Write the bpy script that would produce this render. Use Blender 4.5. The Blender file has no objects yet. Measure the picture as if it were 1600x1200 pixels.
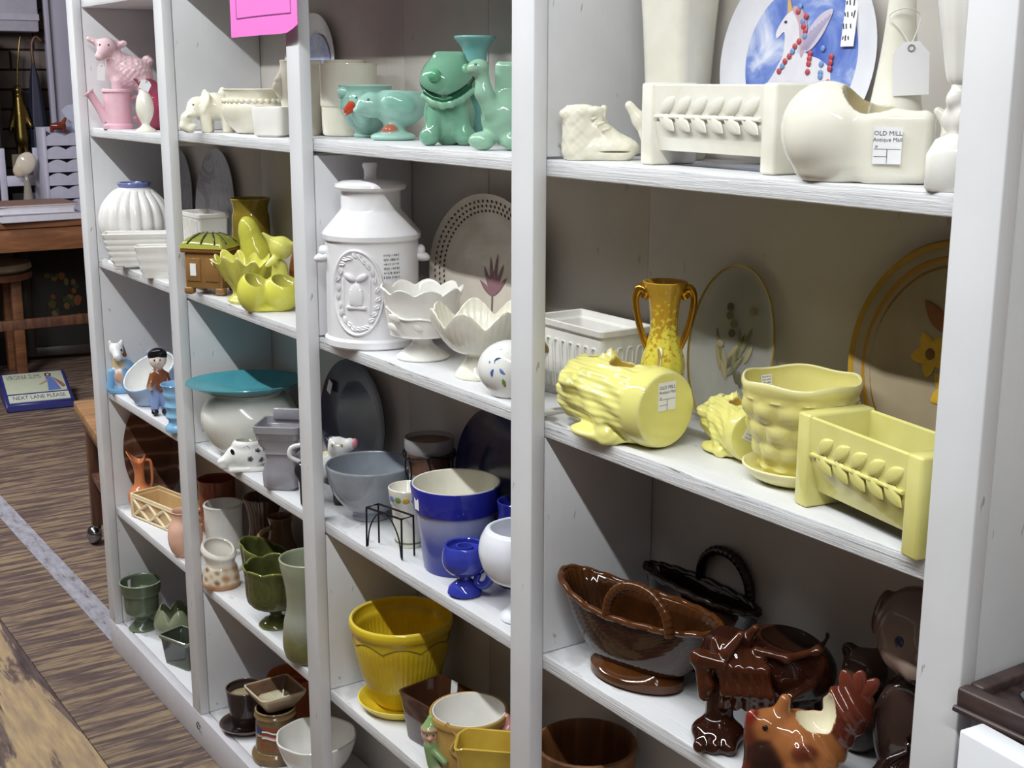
import bpy, bmesh, math, random
import numpy as np
from mathutils import Vector, Matrix, Euler
random.seed(7); rng = np.random.default_rng(7)
SC = bpy.context.scene; COL = SC.collection
R = math.radians
# ------------------------------------------------------------------ camera
CAM = (3.06925, -0.87412, 1.38001)
cd = bpy.data.cameras.new('camera'); co = bpy.data.objects.new('camera', cd); COL.objects.link(co)
PITCH, YAW, ROLL = 0.22625, 0.59322, 0.00231
fw = Vector((-math.cos(YAW)*math.cos(PITCH), math.sin(YAW)*math.cos(PITCH), -math.sin(PITCH)))
rt = Vector((math.sin(YAW), math.cos(YAW), 0)); up = rt.cross(fw)
r2 = rt*math.cos(ROLL)+up*math.sin(ROLL); u2 = -rt*math.sin(ROLL)+up*math.cos(ROLL)
M = Matrix((r2, u2, -fw)).transposed().to_4x4(); M.translation = CAM
co.matrix_world = M
cd.sensor_width = 36; cd.lens = 2043.59/1600*36; cd.clip_start = .02
SC.camera = co
# ------------------------------------------------------------------ light
vs = SC.view_settings; vs.view_transform = 'Standard'; vs.look = 'None'; vs.gamma = 1; vs.use_curve_mapping = False
vs.exposure = -0.19
W = bpy.data.worlds.new('room_air'); SC.world = W; W.use_nodes = True
W.node_tree.nodes['Background'].inputs[0].default_value = (1.0, .86, .76, 1)
W.node_tree.nodes['Background'].inputs[1].default_value = .13
def area(name, loc, target, sx, sy, power, col):
    l = bpy.data.lights.new(name, 'AREA'); l.shape = 'RECTANGLE'; l.size = sx; l.size_y = sy; l.energy = power; l.color = col
    o = bpy.data.objects.new(name, l); COL.objects.link(o); o.location = loc
    d = Vector(target)-Vector(loc); z = -d.normalized(); x = Vector((1, 0, 0)); y = z.cross(x).normalized(); x = y.cross(z)
    m = Matrix((x, y, z)).transposed().to_4x4(); m.translation = loc; o.matrix_world = m
    return o
area('ceiling_tube_over_aisle', (1.3, -.81, 2.26), (1.3, -.55, 0), 5.2, .035, 90, (.96, 1.0, 1.0))
area('aisle_fill', (1.5, -1.70, 2.62), (1.3, 0, .6), 4.5, .16, 1.8, (.90, .93, 1.0))  # faint added fill from the aisle side, not a known tube
area('far_room_fill', (-1.5, -.95, 2.25), (-3.1, .6, .35), 1.6, .12, 75, (.93, .95, 1.0))  # added fill that brightens the far room and under the table, no known tube
# ------------------------------------------------------------------ materials
def lin(h):
    h = h.lstrip('#'); v = [int(h[i:i+2], 16)/255 for i in (0, 2, 4)]
    return tuple((c/12.92 if c <= .04045 else ((c+.055)/1.055)**2.4) for c in v)
_M = {}
class NT:
    def __init__(s, name):
        m = bpy.data.materials.new(name); m.use_nodes = True; s.m = m; s.t = m.node_tree; s.b = s.t.nodes['Principled BSDF']
    def n(s, typ, **kw):
        nd = s.t.nodes.new(typ)
        for k, v in kw.items():
            if k in nd.inputs: nd.inputs[k].default_value = v
            else: setattr(nd, k, v)
        return nd
    def l(s, a, b): s.t.links.new(a, b)
    def coord(s, scale=(1, 1, 1), gen='Object'):
        tc = s.n('ShaderNodeTexCoord'); mp = s.n('ShaderNodeMapping'); mp.inputs['Scale'].default_value = scale
        s.l(tc.outputs[gen], mp.inputs[0]); return mp.outputs[0]
    def noise(s, vec, scale, detail=4, rough=.55, dist=0):
        nd = s.n('ShaderNodeTexNoise'); nd.inputs['Scale'].default_value = scale; nd.inputs['Detail'].default_value = detail
        nd.inputs['Roughness'].default_value = rough; nd.inputs['Distortion'].default_value = dist; s.l(vec, nd.inputs['Vector']); return nd.outputs['Fac']
    def ramp(s, fac, stops):
        r = s.n('ShaderNodeValToRGB'); e = r.color_ramp.elements
        while len(e) < len(stops): e.new(.5)
        for el, (p, c) in zip(e, stops): el.position = p; el.color = (*c, 1) if len(c) == 3 else c
        s.l(fac, r.inputs[0]); return r.outputs[0]
    def mix(s, fac, a, b, mode='MIX'):
        m = s.n('ShaderNodeMix', data_type='RGBA', blend_type=mode)
        for i, v in ((0, fac), (6, a), (7, b)):
            if hasattr(v, 'links'): s.l(v, m.inputs[i])
            else: m.inputs[i].default_value = v if i == 0 else (*v, 1)
        return m.outputs[2]
    def bump(s, h, strength=.2, dist=.002):
        b = s.n('ShaderNodeBump'); b.inputs['Strength'].default_value = strength; b.inputs['Distance'].default_value = dist
        s.l(h, b.inputs['Height']); s.l(b.outputs[0], s.b.inputs['Normal'])
    def p(s, **kw):
        for k, v in kw.items():
            k = k.replace('_', ' '); i = s.b.inputs[k]
            if hasattr(v, 'links'): s.l(v, i)
            else: i.default_value = (*v, 1) if isinstance(v, tuple) and len(v) == 3 else v
def glaze(c, c2=None, rough=.12, var=18, edge=None, bump=.05, vc=False, spec=.5, coat=.0):
    """shiny fired glaze; edge = colour where the glaze breaks thin on ridges; vc = hand-painted colours"""
    key = ('g', c, c2, rough, var, edge, bump, vc, coat)
    if key in _M: return _M[key]
    t = NT('glaze_'+str(len(_M))); v = t.coord()
    if vc:
        a = t.n('ShaderNodeVertexColor', layer_name='Col'); base = a.outputs[0]
        base = t.mix(t.ramp(t.noise(v, var), [(.35, (0, 0, 0)), (.75, (.12, .12, .12))]), base, (.25, .2, .15), 'MULTIPLY')
    else:
        a = lin(c); b = lin(c2) if c2 else tuple(x*.86 for x in a)
        base = t.mix(t.ramp(t.noise(v, var, 5), [(.35, (0, 0, 0)), (.7, (1, 1, 1))]), a, b)
    if edge:
        g = t.n('ShaderNodeNewGeometry'); base = t.mix(t.ramp(g.outputs['Pointiness'], [(.515, (0, 0, 0)), (.58, (1, 1, 1))]), base, lin(edge))
    t.p(Base_Color=base, Roughness=rough*.62, Coat_Weight=coat, Coat_Roughness=.05)
    if bump: t.bump(t.noise(v, 120, 2), bump, .001)
    _M[key] = t.m; return t.m
def plain(c, rough=.6, metal=0., var=.12, scale=30):
    key = ('p', c, rough, metal, var, scale)
    if key in _M: return _M[key]
    t = NT('plain_'+str(len(_M))); a = lin(c); v = t.coord()
    t.p(Base_Color=t.mix(t.ramp(t.noise(v, scale), [(.3, (0, 0, 0)), (.75, (1, 1, 1))]), a, tuple(x*(1-var) for x in a)), Roughness=rough, Metallic=metal)
    _M[key] = t.m; return t.m
def wood(c1, c2, sc=(1, 12, 12), scale=4, rough=.5, dist=.6, b=.2):
    key = ('w', c1, c2, sc, scale, rough)
    if key in _M: return _M[key]
    t = NT('wood_'+str(len(_M))); v = t.coord(sc); n = t.noise(v, scale, 6, .6, dist)
    t.p(Base_Color=t.ramp(n, [(.36, lin(c2)), (.62, lin(c1))]), Roughness=rough); t.bump(n, b, .002); _M[key] = t.m; return t.m
def paint(c, chips=.5, streak=None, rough=.45):
    """old brush-painted board: little dark nicks, brush relief, optional plywood-edge cracks"""
    key = ('paint', c, chips, streak)
    if key in _M: return _M[key]
    t = NT('paint_'+str(len(_M))); v = t.coord(); a = lin(c)
    n1 = t.noise(v, 7, 4); base = t.mix(t.ramp(n1, [(.4, (0, 0, 0)), (.75, (1, 1, 1))]), a, tuple(x*.90 for x in a))
    v2 = t.coord((18, 60, 60) if streak else (70, 70, 22)); n2 = t.noise(v2, 1.0, 3, .6)
    base = t.mix(t.ramp(n2, [(.705, (0, 0, 0)), (.73, (chips,)*3)]), base, lin('#5a544c'))
    h = t.noise(t.coord((3, 40, 40) if streak else (40, 40, 3)), 3, 4)
    if streak:
        v3 = t.coord((6, 14, 260)); n3 = t.noise(v3, 1, 4, .7, 1.2)
        base = t.mix(t.ramp(n3, [(.60, (0, 0, 0)), (.66, (streak,)*3)]), base, lin('#6d6862')); h = n3
    t.p(Base_Color=base, Roughness=rough); t.bump(h, .45 if streak else .18, .004 if streak else .0015)
    _M[key] = t.m; return t.m
WHITE = '#dfdfe2'
MP = paint(WHITE, .5); MS = paint(WHITE, .35, .25); MSR = paint(WHITE, .5, .85); MB = paint('#cbc5be', .3)
PAPER = plain('#f2f1f4', .8, var=.04); INK = plain('#2b2c3a', .7, var=0); STRING = plain('#e8e6de', .8)
# ------------------------------------------------------------------ mesh helpers
def obj(name, me, mat=None, parent=None, loc=(0, 0, 0), rot=(0, 0, 0)):
    o = bpy.data.objects.new(name, me); COL.objects.link(o)
    if mat is not None and not me.materials: me.materials.append(mat)
    o.location = loc; o.rotation_euler = rot
    if parent is not None: o.parent = parent
    return o
def mk(V, F, sharp=45, smooth=True):
    me = bpy.data.meshes.new('m'); me.from_pydata([tuple(map(float, v)) for v in V], [], [tuple(map(int, f)) for f in F]); me.validate(); 
    if smooth:
        me.polygons.foreach_set('use_smooth', [True]*len(me.polygons))
        if sharp: me.set_sharp_from_angle(angle=R(sharp))
    me.update(); return me
def tag(o, label, cat, group=None, kind=None):
    o['label'] = label; o['category'] = cat
    if group: o['group'] = group
    if kind: o['kind'] = kind
    return o
def thing(name, label, cat, loc, rz=0, group=None):
    o = bpy.data.objects.new(name, None); COL.objects.link(o); o.empty_display_size = .02
    o.location = loc; o.rotation_euler = (0, 0, rz); return tag(o, label, cat, group)
def struct(o): o['kind'] = 'structure'; return o
def face(x, y, extra=0):            # turn of a thing whose front looks toward the aisle end where the viewer stands
    return math.atan2(y-CAM[1], x-CAM[0])-math.pi/2+R(extra)
def boxm(sx, sy, sz, bev=0.0, c=(0, 0, 0), seg=2):
    bm = bmesh.new(); bmesh.ops.create_cube(bm, size=1)
    bmesh.ops.scale(bm, vec=(sx, sy, sz), verts=bm.verts)
    if bev: bmesh.ops.bevel(bm, geom=bm.edges[:], offset=bev, segments=seg, affect='EDGES', profile=.5)
    bmesh.ops.translate(bm, vec=c, verts=bm.verts)
    me = bpy.data.meshes.new('m'); bm.to_mesh(me); bm.free()
    if bev:
        me.polygons.foreach_set('use_smooth', [True]*len(me.polygons)); me.set_sharp_from_angle(angle=R(50))
    return me
def span(x0, x1, y0, y1, z0, z1, bev=0):
    return boxm(x1-x0, y1-y0, z1-z0, bev, ((x0+x1)/2, (y0+y1)/2, (z0+z1)/2))
def board(name, x0, x1, y0, y1, z0, z1, mat, parent, bev=.0015):   # own origin at its middle
    return obj(name, boxm(x1-x0, y1-y0, z1-z0, bev), mat, parent, ((x0+x1)/2, (y0+y1)/2, (z0+z1)/2))
def catmull(pts, m=5, closed=False):
    P = np.array(pts, float); n = len(P); out = []
    for i in range(n if closed else n-1):
        if closed: a, b, c, d = P[(i-1) % n], P[i], P[(i+1) % n], P[(i+2) % n]
        else: a, b, c, d = P[max(i-1, 0)], P[i], P[i+1], P[min(i+2, n-1)]
        for t in np.linspace(0, 1, m, endpoint=False):
            out.append(.5*((2*b)+(c-a)*t+(2*a-5*b+4*c-d)*t*t+(3*b-a-3*c+d)*t**3))
    if not closed: out.append(P[-1])
    return np.array(out)
def ringmesh(rings, cap0=True, cap1=True, sharp=45):
    n = len(rings[0]); V = np.concatenate(rings); F = []
    for i in range(len(rings)-1):
        for j in range(n):
            k = (j+1) % n; F.append((i*n+j, i*n+k, (i+1)*n+k, (i+1)*n+j))
    if cap0: F.append(tuple(range(n))[::-1])
    if cap1: F.append(tuple((len(rings)-1)*n+j for j in range(n)))
    return mk(V, F, sharp)
def lathe(prof, n=56, mod=None, sharp=45, e=(1, 1)):
    th = np.arange(n)*2*math.pi/n; rings = []
    for i, (r, z) in enumerate(prof):
        r = max(r, 1e-4); rr = np.full(n, r); zz = np.full(n, z)
        if mod: rr, zz = mod(th, rr, zz, i/(len(prof)-1))
        rings.append(np.stack([rr*np.cos(th)*e[0], rr*np.sin(th)*e[1], zz+0*th], 1))
    return ringmesh(rings, prof[0][0] < 1e-3, prof[-1][0] < 1e-3, sharp=sharp)
def hollow(out, t=.003, floor=None, sm=4):
    """outer profile (bottom to rim) -> closed profile with a wall of thickness t"""
    o = catmull(out, sm) if sm else np.array(out, float)
    fl = floor if floor is not None else o[0][1]+t*1.5
    tip = o[-1]; inner = [(max(r-t, .0008), max(z, fl)) for r, z in o[::-1] if z > fl]
    pr = [(0, o[0][1]), (o[0][0]*.6, o[0][1])]+[tuple(p) for p in o]+[(tip[0]-t*.3, tip[1]+t*.35), (tip[0]-t*.7, tip[1]+t*.35)]+inner
    pr += [(inner[-1][0]*.8, fl), (0, fl)]
    return pr
def pot(name, out, mat, parent, t=.003, n=56, mod=None, sm=4, e=(1, 1), floor=None, loc=(0, 0, 0), rot=(0, 0, 0), sharp=45):
    return obj(name, lathe(hollow(out, t, floor, sm), n, mod, sharp, e), mat, parent, loc, rot)
def flutes(n, amp, z0=-9, z1=9, p=1.0):
    def f(th, r, z, u):
        w = np.abs(np.sin(th*n/2))**p
        k = 1-amp*(1-w)*((z > z0) & (z < z1)); return r*k, z
    return f
def scallop(n, amp, z0, z1, radial=0.0, ph=0):
    def f(th, r, z, u):
        s = np.clip((z-z0)/(z1-z0), 0, 1)**2; w = np.abs(np.cos(th*n/2+ph))
        return r*(1+radial*s*(w-.5)), z+amp*s*(w-.6)
    return f
def ribs(n, amp):
    def f(th, r, z, u): return r*(1+amp*np.cos(n*th)), z
    return f
def rrect(a, b, r, z, n=5):
    pts = []
    for cx, cy, a0 in ((a-r, b-r, 0), (-a+r, b-r, 90), (-a+r, -b+r, 180), (a-r, -b+r, 270)):
        for k in range(n):
            an = R(a0+90*k/(n-1)); pts.append((cx+r*math.cos(an), cy+r*math.sin(an), z))
    return np.array(pts)
def rectpot(name, secs, t, floor, mat, parent, r=.006, loc=(0, 0, 0), rot=(0, 0, 0), rimf=None, sharp=40):
    """secs: list of (half length, half width, z) bottom to rim"""
    rings = [rrect(a, b, min(r, a*.9, b*.9), z) for a, b, z in secs]
    a, b, z = secs[-1]; rings.append(rrect(a-t*.5, b-t*.5, max(r-t*.3, .001), z+t*.3))
    rings.append(rrect(a-t, b-t, max(r-t*.6, .001), z))
    bt = [s for s in secs if s[2] < floor][-1:] or secs[:1]
    for s in secs[::-1][1:]:
        if s[2] > floor: rings.append(rrect(s[0]-t, s[1]-t, max(r-t*.6, .001), s[2]))
    rings.append(rrect(bt[0][0]-t, bt[0][1]-t, max(r-t*.6, .001), floor))
    if rimf:
        for g in rings[len(secs)-1:len(secs)+2]:
            for v in g: v[2] += rimf(v[0], v[1])
    return obj(name, ringmesh(rings, sharp=sharp), mat, parent, loc, rot)
def tubem(path, rad, n=10, closed=False, m=5, cap=True, flat=None):
    P = catmull(path, m, closed) if m else np.array(path, float)
    rad = np.array([rad]*len(path) if np.isscalar(rad) else rad, float)
    rr = np.interp(np.linspace(0, len(rad)-(0 if closed else 1), len(P)), np.arange(len(rad)+(1 if closed else 0)), np.append(rad, rad[0]) if closed else rad)
    rings = []; N = len(P); u = None
    for i in range(N):
        a = P[(i-1) % N] if closed or i > 0 else P[i]; b = P[(i+1) % N] if closed or i < N-1 else P[i]
        t = (b-a)/(np.linalg.norm(b-a)+1e-12)
        if u is None:
            u = np.cross(t, (0, 0, 1)); u = np.cross(t, (1, 0, 0)) if np.linalg.norm(u) < .1 else u
        u = u-t*np.dot(u, t); u /= np.linalg.norm(u)+1e-12; v = np.cross(t, u)
        an = np.arange(n)*2*math.pi/n; fl = flat or (1, 1)
        rings.append(P[i]+rr[i]*(np.outer(np.cos(an)*fl[0], u)+np.outer(np.sin(an)*fl[1], v)))
    if closed: rings.append(rings[0]); return ringmesh(rings, False, False)
    return ringmesh(rings, cap, cap)
def tube(name, path, rad, mat, parent, n=10, closed=False, m=5, loc=(0, 0, 0), rot=(0, 0, 0), flat=None):
    return obj(name, tubem(path, rad, n, closed, m, flat=flat), mat, parent, loc, rot)
def prismm(poly, y0, y1, bev=0):
    """polygon in local x,z extruded along y"""
    n = len(poly); V = [(x, y0, z) for x, z in poly]+[(x, y1, z) for x, z in poly]
    F = [tuple(range(n)), tuple(range(2*n-1, n-1, -1))]+[(i, n+i, n+(i+1) % n, (i+1) % n) for i in range(n)]
    me = mk(V, F, 30); bm = bmesh.new(); bm.from_mesh(me); bmesh.ops.recalc_face_normals(bm, faces=bm.faces)
    if bev: bmesh.ops.bevel(bm, geom=bm.edges[:], offset=bev, segments=2, affect='EDGES')
    bm.to_mesh(me); bm.free(); return me
def joinm(meshes):
    V, F, o = [], [], 0
    for me in meshes:
        V += [tuple(v.co) for v in me.vertices]; F += [tuple(i+o for i in p.vertices) for p in me.polygons]; o += len(me.vertices)
    return mk(V, F, 40)
def xf(me, loc=(0, 0, 0), rot=(0, 0, 0), sc=(1, 1, 1)):
    me.transform(Matrix.LocRotScale(Vector(loc), Euler(rot), Vector(sc))); return me
def ellm(c, r, n=16, m=10, rot=(0, 0, 0)):
    pr = [(math.sin(math.pi*i/m), -math.cos(math.pi*i/m)) for i in range(m+1)]
    me = lathe(pr, n, sharp=0); return xf(me, c, rot, r)
def blobo(name, c, r, mat, parent, rot=(0, 0, 0)): return obj(name, ellm((0, 0, 0), r), mat, parent, c, rot)
def leafm(L, w, h):
    """pointed leaf relief lying in x,z with belly toward -y"""
    V, F = [], []; n = 8
    for i in range(n+1):
        u = i/n; ww = w*math.sin(math.pi*u)**.75*(1-.25*u); x = L*u
        V += [(x, 0, -ww), (x, -h*math.sin(math.pi*u)**.6, -ww*.55), (x, -h*.55*math.sin(math.pi*u), 0), (x, -h*math.sin(math.pi*u)**.6, ww*.55), (x, 0, ww)]
    for i in range(n):
        for j in range(4): F.append((i*5+j, i*5+j+1, i*5+j+6, i*5+j+5))
    return mk(V, F, 0)
_T = {}
def textm(s, size, cx=True):
    cu = bpy.data.curves.new('t', 'FONT'); cu.body = s; cu.size = size
    if cx: cu.align_x = 'CENTER'
    cu.align_y = 'CENTER'; cu.resolution_u = 2; o = bpy.data.objects.new('t', cu); COL.objects.link(o)
    dg = bpy.context.evaluated_depsgraph_get(); me = bpy.data.meshes.new_from_object(o.evaluated_get(dg)); bpy.data.objects.remove(o); return me
def scribble(w, h, rows, seed=1):
    """small ink strokes like handwriting, in x,y plane"""
    g = random.Random(seed); V, F = [], []
    for r in range(rows):
        y = h*(.5-(r+.5)/rows); x = -w*.42
        while x < w*.4:
            l = h/rows*g.uniform(.3, .8); a = g.uniform(-.5, .5); t = h/rows*.07; k = len(V)
            V += [(x-t, y-l*.4, 0), (x+t, y-l*.4, 0), (x+t+a*l*.4, y+l*.4, 0), (x-t+a*l*.4, y+l*.4, 0)]; F.append((k, k+1, k+2, k+3)); x += h/rows*g.uniform(.2, .5)
    return mk(V, F, 0, False)
def sticker(parent, loc, rot, w, h, kind='hand', seed=1, name='price_sticker'):
    """paper sticker whose face looks along local +z after rot"""
    s = obj(name, boxm(w, h, .0006), PAPER, parent, loc, rot)
    if kind == 'mall':
        ms = [xf(textm('OLD MILL', h*.17), (0, h*.32, .0005)), xf(textm('Antique Mall', h*.15), (0, h*.15, .0005))]
        for x0, y0, x1, y1 in ((-.46, -.1, .46, -.1), (-.46, -.3, 0, -.3), (0, -.1, 0, -.48)):
            ms.append(xf(boxm(max(w*(x1-x0), w*.02), max(h*(y0-y1), h*.012), .0001), (w*(x0+x1)/2, h*(y0+y1)/2, .0005)))
        ms.append(xf(textm('#', h*.12), (-w*.38, -h*.03, .0005)))
        obj('print', joinm(ms), INK, s)
    elif kind == 'hand': obj('print', scribble(w*.95, h*.9, 4, seed), INK, s, (0, 0, .0005))
    return s
FRONT = (R(90), 0, 0)
# ------------------------------------------------------------------ sculpting by signed distance
def snets(D, org, h):
    S = D < 0; c = np.stack([S[i:S.shape[0]-1+i, j:S.shape[1]-1+j, k:S.shape[2]-1+k] for i in (0, 1) for j in (0, 1) for k in (0, 1)])
    act = np.argwhere(c.any(0) & ~c.all(0)); idx = -np.ones(np.array(D.shape)-1, int); idx[tuple(act.T)] = np.arange(len(act))
    cs = [np.array((i, j, k)) for i in (0, 1) for j in (0, 1) for k in (0, 1)]; sm = np.zeros((len(act), 3)); ct = np.zeros(len(act))
    for a in cs:
        for b in cs:
            if (b-a).sum() == 1 and np.abs(b-a).sum() == 1:
                va = D[tuple((act+a).T)]; vb = D[tuple((act+b).T)]; x = (va < 0) != (vb < 0)
                t = np.where(x, va/np.where(va == vb, 1, va-vb), 0); sm += x[:, None]*(a+t[:, None]*(b-a)); ct += x
    V = org+h*(act+sm/ct[:, None]); F = []
    for ax in range(3):
        o1, o2 = [(1, 2), (2, 0), (0, 1)][ax]; d = np.zeros(3, int); d[ax] = 1
        A = S[tuple(slice(0, S.shape[q]-(q == ax)) for q in range(3))]; B = S[tuple(slice(int(q == ax), S.shape[q]) for q in range(3))]
        e = np.argwhere(A != B); ok = (e[:, o1] > 0) & (e[:, o2] > 0) & (e[:, o1] < S.shape[o1]-1) & (e[:, o2] < S.shape[o2]-1); e = e[ok]
        u = np.zeros(3, int); u[o1] = 1; v = np.zeros(3, int); v[o2] = 1
        q = np.stack([idx[tuple((e-u-v).T)], idx[tuple((e-v).T)], idx[tuple(e.T)], idx[tuple((e-u).T)]], 1)
        f = A[tuple(e.T)]; q[~f] = q[~f][:, ::-1]; F.append(q)
    return V, np.concatenate(F)
class Fig:
    def __init__(s, k=.006): s.k = k; s.p = []; s.cuts = []; s.half = []; s.disp = None
    @staticmethod
    def rm(rot): return np.array(Euler([R(a) for a in rot]).to_matrix()) if rot else None
    def e(s, c, r, col='#ffffff', rot=None, k=None): s.p.append(('e', np.array(c), np.array(r, float), Fig.rm(rot), lin(col), k)); return s
    def c(s, a, b, ra, rb=None, col='#ffffff', k=None): s.p.append(('c', np.array(a), np.array(b), (ra, ra if rb is None else rb), lin(col), k)); return s
    def b(s, c, h, rd, col='#ffffff', rot=None, k=None): s.p.append(('b', np.array(c), np.array(h, float), (Fig.rm(rot), rd), lin(col), k)); return s
    def path(s, pts, ra, rb, col='#ffffff', k=None):
        for i in range(len(pts)-1):
            f0, f1 = i/(len(pts)-1), (i+1)/(len(pts)-1); s.c(pts[i], pts[i+1], ra+(rb-ra)*f0, ra+(rb-ra)*f1, col, k)
        return s
    def cut(s, c, r, col=None, rot=None, kind='e', rd=.004):
        s.cuts.append((('e', np.array(c), np.array(r, float), Fig.rm(rot), None, None) if kind == 'e' else ('b', np.array(c), np.array(r, float), (Fig.rm(rot), rd), None, None), lin(col) if col else None)); return s
    def cutpath(s, pts, r, col=None):
        for a, b in zip(pts[:-1], pts[1:]): s.cuts.append((('c', np.array(a), np.array(b), (r, r), None, None), lin(col) if col else None))
        return s
    def keep_below(s, p, n): s.half.append((np.array(p), np.array(n)/np.linalg.norm(n))); return s
    @staticmethod
    def d(pr, P):
        if pr[0] == 'c':
            a, b, (ra, rb) = pr[1], pr[2], pr[3]; ab = b-a; t = np.clip(((P-a)@ab)/(ab@ab+1e-12), 0, 1)
            return np.linalg.norm(P-a-t[:, None]*ab, axis=1)-(ra+(rb-ra)*t)
        if pr[0] == 'e':
            q = P-pr[1]; q = q@pr[3] if pr[3] is not None else q; k0 = np.linalg.norm(q/pr[2], axis=1); k1 = np.linalg.norm(q/pr[2]**2, axis=1)+1e-9
            return k0*(k0-1)/k1
        q = P-pr[1]; m, rd = pr[3]; q = q@m if m is not None else q; q = np.abs(q)-(pr[2]-rd)
        return np.linalg.norm(np.maximum(q, 0), axis=1)+np.minimum(q.max(1), 0)-rd
    def build(s, name, mat, parent, res=64, loc=(0, 0, 0), rot=(0, 0, 0)):
        lo = np.full(3, 9.); hi = -lo
        for pr in s.p:
            if pr[0] == 'c':
                for q, r in ((pr[1], pr[3][0]), (pr[2], pr[3][1])): lo = np.minimum(lo, q-r); hi = np.maximum(hi, q+r)
            else:
                m = pr[3] if pr[0] == 'e' else pr[3][0]; ex = np.abs(m)@pr[2] if m is not None else pr[2]; lo = np.minimum(lo, pr[1]-ex); hi = np.maximum(hi, pr[1]+ex)
        lo[2] = max(lo[2], -.0005); h = (hi-lo).max()/res; lo -= 2*h; hi += 2*h; n = np.ceil((hi-lo)/h).astype(int)+1
        g = np.stack(np.meshgrid(*[lo[i]+h*np.arange(n[i]) for i in range(3)], indexing='ij'), -1).reshape(-1, 3); d = None
        for pr in s.p:
            x = Fig.d(pr, g); k = pr[5] or s.k
            if d is None: d = x
            else: w = np.clip(.5+.5*(x-d)/k, 0, 1); d = x*(1-w)+d*w-k*w*(1-w)
        if s.disp is not None: d = d+s.disp(g)
        for c, _ in s.cuts:
            x = -Fig.d(c, g); k = .0015; w = np.clip(.5-.5*(x-d)/k, 0, 1); d = x*(1-w)+d*w+k*w*(1-w)
        for p, nn in s.half: d = np.maximum(d, (g-p)@nn)
        d = np.maximum(d, -g[:, 2])
        V, F = snets(d.reshape(n), lo, h); V[:, 2] = np.maximum(V[:, 2], 0)
        me = mk(V, F, 0)
        ds = np.stack([Fig.d(p, V) for p in s.p], 1); cl = np.array([p[4] for p in s.p]); w = np.exp(-(ds-ds.min(1, keepdims=True))/.0012); w /= w.sum(1, keepdims=True); C = w@cl
        for c, col in s.cuts:
            if col is not None: C[np.abs(Fig.d(c, V)) < h*.9] = col
        a = me.color_attributes.new('Col', 'FLOAT_COLOR', 'POINT'); a.data.foreach_set('color', np.concatenate([C, np.ones((len(C), 1))], 1).astype(np.float32).ravel())
        return obj(name, me, mat, parent, loc, rot)
def bumpy(amp, f):
    return lambda P: amp*(np.sin(P[:, 0]*f)*np.sin(P[:, 1]*f+1)*np.sin(P[:, 2]*f+2)+.5*np.sin(P[:, 0]*f*1.9+3)*np.sin(P[:, 1]*f*1.7)*np.sin(P[:, 2]*f*2.1))
PV = glaze('vc', vc=True, rough=.13)
# ------------------------------------------------------------------ the shelving unit
PX = [0, .575, 1.169, 1.7925, 2.4207, 3.05]; PW = .0456; PD = .0197; BACK = .195; TH = .0195
H = {(0, 1): 1.2594, (1, 1): 1.2699, (2, 1): 1.2759, (3, 1): 1.2739, (0, 2): .961, (1, 2): .9644, (2, 2): .9633, (3, 2): .9592,
     (0, 3): .6477, (1, 3): .6486, (2, 3): .6523, (3, 3): .6538, (0, 4): .3574, (1, 4): .35, (2, 4): .3501, (3, 4): .3495,
     (0, 0): 1.541, (1, 0): 1.557, (2, 0): 1.565, (3, 0): 1.72, (4, 0): 1.72}
ZB = .0755
def ztop(b, r): return ZB if r == 5 else H[(b, r)]+TH
UNIT = thing('display_shelving', 'long white painted wooden display shelving with staggered compartments, chipped edges', 'shelving', (0, 0, 0))
for i, x in enumerate(PX):
    board('stile', x-PW/2, x+PW/2, 0, PD, ZB if i else ZB, 2.0, MP, UNIT)
for (b, r), z in H.items():
    x0 = PX[b]+.0006+(PW/2 if b == 0 else 0); x1 = PX[b+1]-.0006
    if b == 3: x1 = PX[4]+PW/2-.0225
    if b == 4: x0 = PX[4]+PW/2
    board('shelf_board', x0, x1, PD+.0004, BACK, z, z+TH, MSR if r == 2 else MS, UNIT)
for b in range(5):
    x0, x1 = PX[b]+(PW/2 if b == 0 else .0006), PX[b+1]-.0006
    if b == 3: x1 = PX[4]+PW/2-.0225
    if b == 4: x0 = PX[4]+PW/2
    board('bottom_board', x0, x1, PD+.0015, BACK, ZB-TH, ZB, MS, UNIT)
    board('top_board', x0, x1, PD, BACK, 1.96, 1.98, MS, UNIT)
    xm = [.36, .80, 1.42, 2.06, 2.75][b]
    if b == 3:
        board('back_board', PX[3], PX[4], BACK, BACK+.008, 0, 2.0, MB, UNIT); continue
    board('back_board', PX[b]-.02 if b == 0 else PX[b]+.0, xm-.0008, BACK, BACK+.008, 0, 2.0, MB, UNIT)
    board('back_board', xm+.0008, PX[b+1], BACK, BACK+.008, 0, 2.0, MB, UNIT)
def divider(i, za, zb): board('divider', PX[i]+PW/2-.0215, PX[i]+PW/2-.0012, PD+.0012, BACK-.0005, za+.0006, zb-.0006, MB if False else MP, UNIT)
divider(0, 0.001, 1.958); divider(4, .001, 1.958)
for i, tiers in ((1, (1, 3, 5)), (2, (2, 4)), (3, (1, 3, 5))):
    for t in tiers:
        lo = ZB if t == 5 else max(H[(i-1, t)], H[(i, t)])+TH
        hi = min(H[(i-1, t-1)], H[(i, t-1)]) if t > 0 else 1.95
        divider(i, lo, hi)
board('base_rail', -PW/2, 3.05+PW/2, 0, PD, 0, ZB-.0004, paint('#d3d0d6', .6), UNIT)
HK = plane_hook = obj('hook', tubem([(.008*math.cos(R(a)), -.003, .007*math.sin(R(a))) for a in (50, 90, 130, 180, 230, 270, 310)], .0011, 6), plain('#2b2628', .5), UNIT, (.588, 0, .048))
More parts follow.
